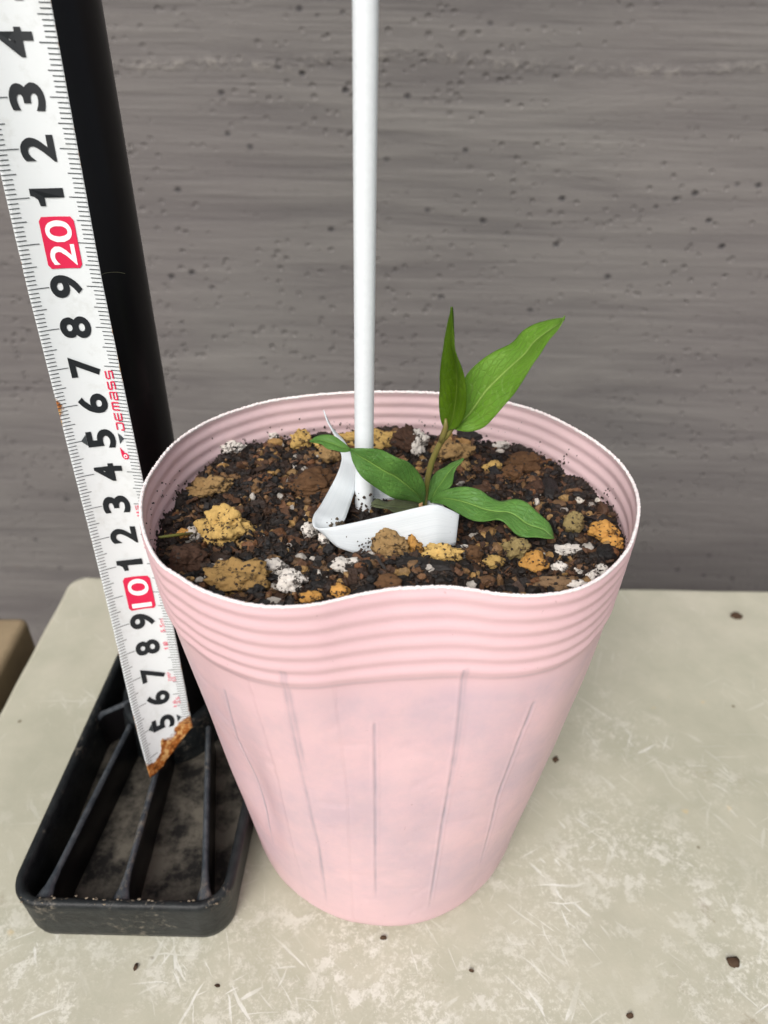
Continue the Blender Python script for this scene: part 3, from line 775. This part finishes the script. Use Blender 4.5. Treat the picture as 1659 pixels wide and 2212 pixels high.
# ------------------------------------------------------------------ white pole
a = atZ(786, 1108, 12.3); Z0 = a
top = atY(789.5, -20, a.y - .25)
dirp = (top - a).normalized()
mb = MB(); pts = [a - dirp * 3 + dirp * (22 * i / 60.0) for i in range(61)]
mb.tube(pts, .232, 32)
o = mb.build('support_pole', M['pole']); tag(o, 'thin white plastic coated support pole standing in the pink pot', 'pole')
for p_ in o.data.polygons: p_.use_smooth = len(p_.vertices) == 4
mb = MB()
for _ in range(46):
    an = random.uniform(PI, 2 * PI); h = 2.95 + abs(random.gauss(0, .35)); q = a - dirp * 3 + dirp * h
    V, Fc = rock(1, random.uniform(.012, .05), (1, 1, 1), .7, 1.5)
    mb.add([v + q + Vector((math.cos(an), math.sin(an), 0)) * .235 for v in V], Fc, (.04, .026, .017))
o = mb.build('soil_crumbs', M['soil'], None, False); tag(o, 'dark soil crumbs clinging to the foot of the white pole', 'soil crumbs', kind='stuff')

# ------------------------------------------------------------------ label strip
def ribbon(name, st, mat, lab=None, cat=None, th=0.03, parent=None, n=10, nv=8, bow=0.0):
    s_ = cr(st, n); m = len(s_); vs = []; uv = []; L = 0; prev = None
    for i, (ux, uy, uY, lx, ly, lY) in enumerate(s_):
        A = atY(ux, uy, uY); B = atY(lx, ly, lY)
        if prev is not None: L += (A - prev).length
        prev = A
        for k_ in range(nv + 1):
            t = k_ / nv; vs.append(A.lerp(B, t)); uv.append((L * .1, t))
    fs = [(i * (nv + 1) + k_, (i + 1) * (nv + 1) + k_, (i + 1) * (nv + 1) + k_ + 1, i * (nv + 1) + k_ + 1) for i in range(m - 1) for k_ in range(nv)]
    o = mesh_obj(name, vs, fs, mat, parent, True, uvs=uv)
    md = o.modifiers.new('thickness', 'SOLIDIFY'); md.thickness = th * S; md.offset = 0
    if lab: tag(o, lab, cat)
    return o
st = [(699, 886, 18.1, 700, 889, 18.1), (706, 908, 17.9, 718, 925, 17.85), (722, 940, 17.5, 745, 955, 17.4), (734, 972, 17.1, 760, 985, 17.0), (738, 992, 16.9, 769, 1012, 16.8),
      (730, 1020, 16.55, 768, 1050, 16.4), (712, 1056, 16.1, 760, 1080, 15.95), (692, 1092, 15.5, 750, 1110, 15.3), (678, 1112, 15.05, 742, 1128, 15.0), (675, 1127, 14.75, 722, 1158, 14.75), (681, 1139, 14.6, 716, 1168, 14.55),
      (705, 1140, 14.52, 735, 1184, 14.35), (760, 1130, 14.55, 790, 1200, 14.3), (830, 1114, 14.6, 850, 1205, 14.28), (900, 1097, 14.65, 905, 1199, 14.28), (940, 1090, 14.68, 940, 1190, 14.3), (968, 1099, 14.72, 962, 1184, 14.4), (988, 1109, 14.78, 981, 1178, 14.52), (990.5, 1111, 14.86, 982.5, 1177, 14.62),
      (986, 1118, 15.05, 980, 1170, 14.9), (967, 1105, 15.6, 962, 1140, 15.5), (935, 1066, 16.6, 925, 1098, 16.4), (890, 1034, 17.0, 872, 1078, 16.7), (845, 1040, 16.9, 838, 1080, 16.7), (800, 1042, 16.85, 795, 1082, 16.65), (775, 1030, 16.8, 770, 1070, 16.7)]
ribbon('label_strip', st, M['strip'], 'white plastic plant label strip bent into a loop around the seedling', 'plant label')
mb = MB()
for _ in range(110):
    u = random.random(); q = atY(684 + 48 * random.random() + 10, 1133 + random.gauss(0, 5), 15.0 + random.uniform(-.15, .25))
    V, Fc = rock(1, random.uniform(.012, .05), (1, 1, 1), .7, 1.5); mb.add([v + q for v in V], Fc, jit((.08, .06, .035), .6))
for _ in range(34):
    t = abs(random.gauss(0, .25)); xx = 800 + random.gauss(0, 26); q = atY(xx, 1174 - abs(random.gauss(0, 16)) + 8, 14.24)
    V, Fc = rock(1, random.uniform(.010, .03), (1, 1, 1), .7, 1.5); mb.add([v + q for v in V], Fc, jit((.03, .02, .015), .4))
o = mb.build('soil_crumbs', M['soil'], None, False); tag(o, 'soil crumbs caught in the fold of the white label strip', 'soil crumbs', kind='stuff')

# ------------------------------------------------------------------ plant
base = atY(917, 1092, 16.35)
plant = empty('seedling', base); tag(plant, 'young green leafy seedling with two upright and several spreading leaves', 'plant')
def leaf(up, lo, yu, yl, mat, nu=40, nv=14, fold=.12, wave=.04, lab=None, ym=None):
    """up / lo: outline pixels from leaf base to tip, with the distance given at base, middle and tip"""
    U = resample(cr(up, 8), nu); Lw = resample(cr(lo, 8), nu)
    def yy(y, t):
        a_, b_, c_ = y; return a_ * (1 - t) * (1 - 2 * t) + 4 * b_ * t * (1 - t) + c_ * t * (2 * t - 1)
    vs = []; uv = []; sd_ = random.random() * 50
    for i in range(nu):
        t = i / (nu - 1); A = atY(*U[i], yy(yu, t)); B = atY(*Lw[i], yy(yl, t))
        wd = (A - B).length; T = (atY(*U[min(i + 1, nu - 1)], yy(yu, t)) - atY(*U[max(i - 1, 0)], yy(yu, t))).normalized()
        nn = (A - B).cross(T)
        nn = nn.normalized() if nn.length > 1e-6 else Vector((0, 0, 1))
        if nn.dot(CAM - A) < 0: nn = -nn
        for k_ in range(nv + 1):
            s_ = k_ / nv; e = 1 - abs(2 * s_ - 1)
            off = -fold * wd * e ** 1.0 + fold * wd * .35 * math.sin(PI * min(1, abs(2 * s_ - 1) * 1.0)) 
            off += wave * math.sin(t * 17 + sd_ + (3 if s_ > .5 else 0)) * (1 - e) ** 2 * min(1, wd)
            off += .02 * noise.noise(Vector((t * 8, s_ * 4, sd_)))
            vs.append(A.lerp(B, s_) + nn * off - base); uv.append((t, s_))
    fs = [(i * (nv + 1) + k_, (i + 1) * (nv + 1) + k_, (i + 1) * (nv + 1) + k_ + 1, i * (nv + 1) + k_ + 1) for i in range(nu - 1) for k_ in range(nv)]
    o = mesh_obj('leaf', vs, fs, M[mat], plant, True, uvs=uv)
    md = o.modifiers.new('thickness', 'SOLIDIFY'); md.thickness = .022 * S; md.offset = 0
    if lab: o['label'] = lab
    return o
# right upright leaf (behind the folded one)
leaf([(978, 925), (976, 890), (988, 850), (1007, 811), (1032, 786), (1071, 758), (1107, 738), (1131, 716), (1171, 697), (1200, 687), (1219.5, 685.5)],
     [(982, 927), (1000, 932), (1016, 933), (1044, 924), (1072, 897), (1107, 853), (1139, 809), (1159, 777), (1183, 735), (1210, 706), (1219.5, 686)],
     (16.1, 16.5, 16.2), (15.9, 15.7, 15.6), 'leaf_hi', fold=.09, lab='large bright upright leaf leaning right')
# folded upright leaf
leaf([(962, 928), (954, 912), (950, 890), (948, 860), (950, 825), (955, 765), (963, 720), (969, 690), (973.5, 663)],
     [(968, 927), (986, 925), (1000, 905), (1007, 880), (1008, 845), (1000, 805), (984, 755), (978, 705), (975, 663)],
     (16.0, 15.9, 15.5), (15.9, 15.55, 15.4), 'leaf_fold', fold=.34, wave=.03, lab='narrow folded upright leaf with olive tint')
# small leaf standing behind the stem
leaf([(921, 1080), (923, 1052), (941, 1022), (968, 1004), (985, 997), (1001, 990)],
     [(942, 1084), (960, 1066), (974, 1050), (978, 1038), (985, 1012), (1002, 991)],
     (16.3, 16.6, 16.7), (16.3, 16.2, 16.5), 'leaf_lo', fold=.1, lab='small leaf standing behind the stem')
# lower left leaf with twisted tip
leaf([(918, 1087), (918, 1050), (905, 1022), (882, 998), (858, 988), (822, 972), (794, 968), (757, 969)],
     [(914, 1088), (895, 1084), (862, 1079), (826, 1063), (783, 1031), (763, 1000), (757, 975)],
     (16.3, 15.5, 15.45), (16.2, 15.2, 15.4), 'leaf_lo', fold=.1, wave=.05, lab='lower left leaf crossing the white pole')
leaf([(757, 969.5), (735, 950), (719, 941), (699, 938.5), (684, 943), (669, 953)],
     [(757, 975), (740, 977), (723, 973), (705, 968), (692, 959), (669, 954)],
     (15.45, 15.6, 15.7), (15.4, 15.3, 15.6), 'leaf_lo', fold=.15, nu=20, lab='twisted tip of the lower left leaf')
# lower right leaf
leaf([(930, 1084), (945, 1066), (968, 1055), (1000, 1051), (1032, 1059), (1055, 1072), (1080, 1079), (1096, 1077), (1115, 1078), (1135, 1087), (1159, 1107), (1187, 1127), (1195, 1147), (1195, 1161)],
     [(930, 1086), (945, 1088), (961, 1092), (992, 1111), (1032, 1125), (1080, 1127), (1100, 1139), (1127, 1159), (1159, 1161), (1180, 1163), (1195, 1163)],
     (16.2, 15.6, 14.75), (16.1, 14.85, 14.45), 'leaf_lo', fold=.08, wave=.07, lab='long wavy lower right leaf')
# old dark leaf low on the left
leaf([(914, 1089), (890, 1082), (862, 1079), (835, 1082), (815, 1078), (802, 1086)],
     [(912, 1096), (890, 1104), (862, 1110), (840, 1101), (815, 1096), (801, 1092)],
     (16.3, 16.2, 15.9), (16.2, 15.7, 15.7), 'leaf_dark', fold=.1, nu=24, lab='dull purplish green leaf tucked behind the label strip')
mb = MB()
pts = [atY(x, y, Y) for x, y, Y in cr([(915, 1110, 16.4), (917, 1085, 16.35), (921, 1048, 16.25), (932, 1000, 16.1), (947, 965, 16.0), (956, 948, 15.97)], 8)]
mb.tube([p - base for p in pts], [.082 - .012 * i / len(pts) for i in range(len(pts))], 14)
mb.tube([p - base for p in (atY(952, 956, 15.98), atY(958, 938, 15.95), atY(963, 922, 15.93), atY(963, 905, 15.9))], [.07, .075, .065, .03], 12)
mb.tube([p - base for p in (atY(954, 954, 16.0), atY(966, 940, 16.0), atY(976, 927, 15.98), atY(990, 912, 15.95))], [.06, .065, .05, .02], 12)
mb.build('stem', M['stem'], plant)
mb = MB(); q = atY(909, 1090, 16.1) - base
mb.tube([q - Vector((0, 0, .4)), q + Vector((0, 0, .05))], .05, 8); o = mb.build('stem_stub', m_plain('cut stem', lin((190, 150, 110)), .7), plant, False)

# ------------------------------------------------------------------ black stand
PC = Vector((-8.02, 20.2, 0))
stand = empty('stand_base', PC); tag(stand, 'black plastic stand with ribbed tray foot and round upright post, behind the tape', 'stand')
def rrect(x0, x1, y0, y1, r, n=8):
    out = []
    for cx, cy, a0 in ((x1 - r, y1 - r, 0), (x0 + r, y1 - r, PI / 2), (x0 + r, y0 + r, PI), (x1 - r, y0 + r, 1.5 * PI)):
        out += [(cx + r * math.cos(a0 + PI / 2 * i / n), cy + r * math.sin(a0 + PI / 2 * i / n)) for i in range(n + 1)]
    return out
TX0, TX1, TY0, TY1 = -10.75, -4.3, 11.15, 26.2
def skew(x, y): return x + (y - 11.2) * 0.035
prof = [(.22, 0), (.16, .03), (.10, .3), (.03, 1.6), (0, 1.85), (.03, 1.95), (.10, 2.0), (.18, 2.0), (.26, 1.96), (.30, 1.85), (.34, 1.2), (.38, .22)]
vs = []; n = None
for off, z in prof:
    ring = rrect(TX0 + off, TX1 - off, TY0 + off, TY1 - off, max(1.0 - off, .3)); n = len(ring)
    vs += [(skew(x, y) - PC.x, y - PC.y, z) for x, y in ring]
fs = [(j * n + i, j * n + (i + 1) % n, (j + 1) * n + (i + 1) % n, (j + 1) * n + i) for j in range(len(prof) - 1) for i in range(n)]
fs.append(tuple(range(n))[::-1])
mesh_obj('tray_wall', vs, fs, M['black'], stand)
ring = rrect(TX0 + .36, TX1 - .36, TY0 + .36, TY1 - .36, .6); vs = [(skew(x, y) - PC.x, y - PC.y, .22) for x, y in ring]
mesh_obj('tray_floor', vs, [tuple(range(len(vs)))], M['blackfloor'], stand, False)
def rib(p, q, w0=.10, w1=.10, z1=1.86):
    mb = MB(); p = Vector((p[0], p[1], 0)); q = Vector((q[0], q[1], 0)); d = (q - p).normalized(); s_ = Vector((-d.y, d.x, 0))
    pr = [(-w0 * 1.1, .2), (-w0, z1 - .12), (-w0 * .55, z1 - .02), (0, z1), (w0 * .55, z1 - .02), (w0, z1 - .12), (w0 * 1.1, .2)]
    vs = []; N = 14
    for i in range(N):
        c = p.lerp(q, i / (N - 1)); fl = 1 + (1.8 if i == 0 else (.5 if i == 1 else 0)) + .12 * noise.noise(Vector((i * .7, p.x, 0))) 
        for x, z in pr: vs.append(c + s_ * x * fl + Vector((0, 0, z)) - PC)
    m = len(pr); fs = [(i * m + k_, (i + 1) * m + k_, (i + 1) * m + k_ + 1, i * m + k_ + 1) for i in range(N - 1) for k_ in range(m - 1)]
    mb.add(vs, fs)
    mb.m = [0 if k_ in (0, 5) else 1 for i in range(N - 1) for k_ in range(m - 1)]  # shade of the rib sides painted in as black; tops stay worn grey
    return mb.build('rib', [M['post'], M['ribm']], stand)
rib((-9.75, 11.42), (-9.0, 17.7)); rib((-7.5, 11.42), (-7.6, 17.3)); rib((-5.05, 11.42), (-6.2, 17.7))
rib((-10.3, 18.1), (-9.0, 19.0), .1); rib((-4.1, 18.1), (-6.0, 18.9), .1)
rib((-9.2, 25.9), (-8.6, 20.0)); rib((-6.0, 25.9), (-6.6, 20.0))
mb = MB(); prof = [(1.95, .2), (1.85, 1.5), (1.78, 1.78), (1.66, 1.85), (1.5, 1.8), (1.42, 1.5)]
N = 48; vs = [(r * 1.02 * math.cos(2 * PI * i / N) + .15, r * 1.25 * math.sin(2 * PI * i / N) - .55, z) for r, z in prof for i in range(N)]
fs = [(j * N + i, j * N + (i + 1) % N, (j + 1) * N + (i + 1) % N, (j + 1) * N + i) for j in range(len(prof) - 1) for i in range(N)]
mb.add(vs, fs); mb.build('socket', M['black'], stand)
PR = 1.43
mb = MB(); vs = [(PR * math.cos(2 * PI * i / 64), PR * math.sin(2 * PI * i / 64), z) for z in (.25, 60) for i in range(64)]
mb.add(vs, [(i, (i + 1) % 64, 64 + (i + 1) % 64, 64 + i) for i in range(64)] + [tuple(64 + i for i in range(64))])
o = mb.build('post', M['post'], stand)
for p_ in o.data.polygons: p_.use_smooth = len(p_.vertices) == 4
mb = MB()
for _ in range(70):
    t = random.random(); x = TX0 + .3 + t * 2.6 if random.random() < .6 else random.uniform(TX0 + .5, TX1 - .3)
    V, Fc = rock(1, random.uniform(.01, .035), (1, 1, 1), .6); q = Vector((skew(x, 11.3), 11.33 + random.gauss(0, .06), 1.985)) - PC
    mb.add([Vector((v.x * 1.6, v.y, v.z * .4)) + q for v in V], Fc, jit((.22, .18, .13), .3))
mb.build('dust', M['crumb'], stand)

mb = MB()
def on_post(px, py):
    r = ray(px, py); d = Vector((r.x, r.y)); o_ = Vector((-PC.x, -PC.y)); a_ = d.dot(d); b_ = 2 * o_.dot(d); c_ = o_.dot(o_) - (PR + .012) ** 2
    q = b_ * b_ - 4 * a_ * c_
    return None if q < 0 else CAM + r * ((-b_ - math.sqrt(q)) / (2 * a_))
pts = [on_post(*p) for p in cr([(219, 593), (230, 589.5), (245, 588), (258, 588.5), (270, 591)], 5)]
pts = [p - PC for p in pts if p]
mb.tube(pts, .006, 5, (.25, .25, .16))
mb.build('fibre', M['crumb'], stand, False)
# ------------------------------------------------------------------ measuring tape
TW = 1.70; Z20 = 18.62
def lerp_tab(tab, x):
    if x <= tab[0][0]:
        (a, b), (c, d) = tab[0], tab[1]; return b + (x - a) * (d - b) / (c - a)
    for (a, b), (c, d) in zip(tab, tab[1:]):
        if x <= c: return b + (x - a) * (d - b) / (c - a)
    return d + (x - c) * (d - b) / (c - a)
EDGE = [(0, 109), (603.5, 219.6), (1048, 311), (1324, 369), (1561, 414), (1700, 440)]
def tz(n_): return Z20 - (20 - n_) * .985
def twist(n_):
    return math.radians(11 + 21 * max(0, (13 - n_) / 8) ** 1.8)
_tc = {}
def tape_right(n_):
    k = round(n_, 2)
    if k not in _tc:
        y = 17.95 + .095 * (k - 20); z = tz(k); x = -6.5
        for _ in range(4):
            p = proj((x, y, z)); q = proj((x + .1, y, z))
            x += (lerp_tab(EDGE, p[1]) - p[0]) / (q[0] - p[0]) * .1
        _tc[k] = Vector((x, y, z))
    return _tc[k]
TCAM = (CAM - tape_right(15)); TCAM.z = 0
def tape_pt(u, z, off=0.0):
    """u 0..1 across, z height"""
    n_ = 20 - (Z20 - z) / .985
    ph = twist(n_); TU = Vector((math.cos(ph), math.sin(ph), 0)); TN = Vector((math.sin(ph), -math.cos(ph), 0))
    c = u - .5
    bow = 0.17 * (4 * c * c - 1)
    e = tape_right(n_) - TU * ((1 - u) * TW) + TN * (bow + off)
    return e
TL = tape_right(4)
ZT0 = tz(3.3); ZT1 = tz(33)
tape = empty('measuring_tape', (TL.x, TL.y, ZT0)); tag(tape, 'white steel measuring tape blade standing upright left of the pot, rusted at its lower end', 'tape measure')
TO = Vector((TL.x, TL.y, ZT0))
NU, NZ = 24, 420; vs = []; cs = []
for j in range(NZ):
    for i in range(NU + 1):
        u = i / NU
        zb = tz(3.35 + 1.15 * max(0, (u - .12) / .88) ** 1.2 - .2 * math.sin(u * PI * .9)) + .10 * noise.noise(Vector((u * 5, 3, 0))) + .06 * noise.noise(Vector((u * 17, 3, 0)))
        t = j / (NZ - 1); z = zb + (ZT1 - zb) * t
        n_ = (z - Z20) + 20
        p = tape_pt(u, z) - TO; vs.append(p)
        dn = z - zb
        ru = min(1, max(0, 1.2 - dn / (1.25 if u > .35 else .8) + .35 * noise.noise(Vector((u * 4, z * 2.2, 7)))))
        e = min(u, 1 - u)
        ru = max(ru, (.62 if e < .02 else .0) * (0.9 + .6 * noise.noise(Vector((z * .8, u * 3, 0)))))
        ru = max(ru, .86 * math.exp(-((n_ - 16.05) / .42) ** 2) * max(0, 1 - u / .20))
        cs.append((ru, 0, 0))
fs = [(j * (NU + 1) + i, j * (NU + 1) + i + 1, (j + 1) * (NU + 1) + i + 1, (j + 1) * (NU + 1) + i) for j in range(NZ - 1) for i in range(NU)]
o = mesh_obj('blade', vs, fs, M['tape'], tape, True, cs); md = o.modifiers.new('t', 'SOLIDIFY'); md.thickness = .012 * S; md.offset = -1
o.data.materials[0].use_backface_culling = False
def on_tape(poly2, mat, name, off=.016, parent=None, mb=None, fs=None):
    """poly2: (u, reading) vertices"""
    vs = [tape_pt(u, tz(r), off) - TO for u, r in poly2]
    fs = fs or [tuple(range(len(vs)))]
    if mb: mb.add(vs, fs)
    else: return mesh_obj(name, vs, fs, mat, parent or tape, False)
tk = MB()
mm = 38
while mm < 330:
    r = mm / 10.0; big = mm % 10 == 0; half = mm % 5 == 0
    ll = .27 if big else (.175 if half else .125); lr = .23 if big else (.19 if half else .145); w_ = .011 if not big else .013
    zb_ok = lambda u: r > 3.6 + 1.15 * max(0, (u - .12) / .88)
    for (u0, u1) in ((.004, ll), (1 - lr, .996)):
        if zb_ok((u0 + u1) / 2):
            N = 4
            for k_ in range(N):
                ua = u0 + (u1 - u0) * k_ / N; ub = u0 + (u1 - u0) * (k_ + 1) / N
                on_tape([(ua, r - w_), (ub, r - w_), (ub, r + w_), (ua, r + w_)], None, None, mb=tk)
    mm += 1
for r in (5, 15, 25):
    on_tape([(.20, r), (.28, r - .16), (.28, r + .16)], None, None, mb=tk, off=.02)
    on_tape([(.84, r), (.76, r - .16), (.76, r + .16)], None, None, mb=tk, off=.02)
tk.build('tick_marks', M['tick'], tape, False)
dg = bpy.context.evaluated_depsgraph_get()
def text_mesh(s_, bold):
    cu = bpy.data.curves.new('txt', 'FONT'); cu.body = s_; cu.size = 1; cu.offset = bold; cu.align_x = 'CENTER'; cu.resolution_u = 6
    o = bpy.data.objects.new('txt', cu); COL.objects.link(o); bpy.context.view_layer.update()
    me = bpy.data.meshes.new_from_object(o.evaluated_get(bpy.context.evaluated_depsgraph_get()))
    vs = [v.co.copy() for v in me.vertices]; fs = [tuple(p.vertices) for p in me.polygons]
    bpy.data.objects.remove(o); bpy.data.meshes.remove(me); bpy.data.curves.remove(cu)
    xs = [v.x for v in vs]; ys = [v.y for v in vs]; x0, x1, y0, y1 = min(xs), max(xs), min(ys), max(ys)
    return [((v.x - x0) / (x1 - x0) - .5, (v.y - y0) / (y1 - y0)) for v in vs], fs
def one_mesh():
    P = [(-.02, 0), (.5, 0), (.5, 1), (.1, 1), (.05, .90), (-.12, .80), (-.5, .76), (-.5, .60), (-.02, .60)]
    return [((x, y)) for x, y in P], [(0, 1, 2, 8), (8, 2, 3, 4), (8, 4, 5), (8, 5, 6, 7)]
def write(s_, r, ub, ut, wd, mat, name='numeral', bold=.03, off=.02, parent=None):
    """text centred on reading r, glyph foot at u=ub, glyph top at u=ut (runs up the tape)"""
    vs, fs = one_mesh() if s_ == '1' else text_mesh(s_, bold)
    return on_tape([(ub + (ut - ub) * y, r + x * wd) for x, y in vs], M[mat], name, off, parent, None, fs)
for n_ in range(5, 30):
    d = n_ % 10
    if d: write(str(d), n_ + .0, .705, .285, .54 if d != 1 else .38, 'ink', bold=.03)
for n_, c in ((10, '10'), (20, '20')):
    pts = []
    for u, r, a0 in ((.76, n_ + .62, 0), (.33, n_ + .62, 1), (.33, n_ - .56, 2), (.76, n_ - .56, 3)):
        pass
    ru, rr_ = .055, .09; u0, u1, r0, r1 = .32, .77, n_ - .58, n_ + .58
    for cu_, cr_, a0 in ((u1 - ru, r1 - rr_, 0), (u0 + ru, r1 - rr_, PI / 2), (u0 + ru, r0 + rr_, PI), (u1 - ru, r0 + rr_, 1.5 * PI)):
        for i in range(7):
            a = a0 + PI / 2 * i / 6; pts.append((cu_ + ru * math.cos(a), cr_ + rr_ * math.sin(a)))
    # split in strips so that the patch follows the curved blade
    vs = []; fs = []; K = 12
    us = [u0 + (u1 - u0) * i / K for i in range(K + 1)]
    for u in us:
        e = min(u - u0, u1 - u); cutr = 0
        if e < ru: cutr = rr_ * (1 - math.sqrt(max(0, 1 - ((ru - e) / ru) ** 2)))
        vs += [(u, r0 + cutr), (u, r1 - cutr)]
    fs = [(2 * i, 2 * i + 2, 2 * i + 3, 2 * i + 1) for i in range(K)]
    pat = on_tape(vs, M['red'], 'red_patch', .018, None, None, fs)
    o = write(c, n_, .715, .375, 1.0, 'white', 'numeral', .012, .026)
    o.parent = pat
# maker's lettering in angular strokes, running up the right side
def strokes(segs, r0, wd, ub, ut, th, mb):
    for (x0, y0, x1, y1) in segs:
        def T(x, y): return (ub + (ut - ub) * y, r0 + x * wd)
        hx = th * .5 / wd; hy = th * .5 / abs(ut - ub) / TW
        if abs(x1 - x0) < 1e-6: q = [(x0 - hx, y0), (x0 + hx, y0), (x0 + hx, y1), (x0 - hx, y1)]
        else: q = [(x0, y0 - hy), (x1, y0 - hy), (x1, y0 + hy), (x0, y0 + hy)]
        on_tape([T(*p) for p in q], None, None, .024, mb=mb)
G = {'D': [(0, 1, 1, 1), (1, 0, 1, 1), (0, 0, 1, 0), (0, 0, 0, .45)], 'E': [(0, 1, 1, 1), (0, .5, 1, .5), (0, 0, 1, 0), (0, 0, 0, 1)],
     'M': [(0, 1, 1, 1), (0, 0, 0, 1), (.5, 0, .5, 1), (1, 0, 1, 1)], 'a': [(0, 1, 1, 1), (1, 0, 1, 1), (0, .5, 1, .5), (0, 0, 1, 0), (0, 0, 0, .5)],
     'S': [(0, 1, 1, 1), (0, .5, 0, 1), (0, .5, 1, .5), (1, 0, 1, .5), (0, 0, 1, 0)]}
mb = MB(); r = 15.25
for ch in 'DEMaSS':
    strokes(G[ch], r, .20, .87, .77, .035, mb); r += .285
mb.build('lettering', M['red'], tape, False)
mb = MB()      # round drop emblem
pts = [(.805 + .05 * math.cos(2 * PI * i / 24), 14.48 + .10 * math.sin(2 * PI * i / 24)) for i in range(24)]
on_tape(pts, None, None, .022, mb=mb); on_tape([(.745, 14.74), (.80, 14.60), (.75, 14.45)], None, None, .022, mb=mb)
mb.build('emblem', M['red'], tape, False)
mb = MB(); pts = [(.805 + .028 * math.cos(2 * PI * i / 24), 14.48 + .055 * math.sin(2 * PI * i / 24)) for i in range(24)]
on_tape(pts, None, None, .027, mb=mb); o = mb.build('emblem_ring', M['white'], tape, False)
mb = MB(); pts = [(.805 + .014 * math.cos(2 * PI * i / 24), 14.48 + .028 * math.sin(2 * PI * i / 24)) for i in range(24)]
on_tape(pts, None, None, .031, mb=mb); o = mb.build('emblem_dot', M['red'], tape, False)
write('JIS', 12.75, .86, .78, .42, 'pink', 'lettering', .0)
write('0980', 11.75, .87, .79, .48, 'pink', 'lettering', .0)
write('5.5m', 8.75, .85, .77, .52, 'pink', 'lettering', .0)
write('1', 7.85, .84, .77, .08, 'pink', 'lettering', .0); write('級', 8.05, .85, .765, .17, 'pink', 'lettering', .01)
write('DMP', 6.75, .80, .735, .34, 'pink', 'lettering', .0); write('55', 6.62, .87, .81, .2, 'pink', 'lettering', .0)
write('16', 5.62, .80, .735, .28, 'pink', 'lettering', .0); write('25', 5.72, .87, .81, .3, 'pink', 'lettering', .0)

# ------------------------------------------------------------------ debris on the slab
specs = [(1583, 2079, .16, 'round brown crumb lying alone on the right of the slab'), (1590, 1333, .22, 'dark blurred crumb near the back right of the slab'), (1200, 1642, .11, 'dark crumb on the slab right of the pot'),
         (293, 2090, .09, 'tiny rust brown crumb on the slab before the black tray'), (470, 2130, .07, 'tiny dark crumb on the slab left of the pot foot'), (1360, 2215 - 20, .08, 'small dark crumb near the bottom right of the photo'),
         (1018, 2098, .07, 'tiny brown crumb on the slab before the pot'), (828, 2027, .08, 'flat dark crumb just under the pot foot')]
for px, py, r, lab in specs:
    p = atZ(px, py, 0); V, Fc = rock(3, r, (1.2, .9, .5), .4)
    o = mesh_obj('crumb', V, Fc, M['crumb'], None, True, [(.07, .04, .022)] * len(V), loc=(p.x, p.y, r * .35)); tag(o, lab, 'crumb', 'soil crumbs scattered on the slab')
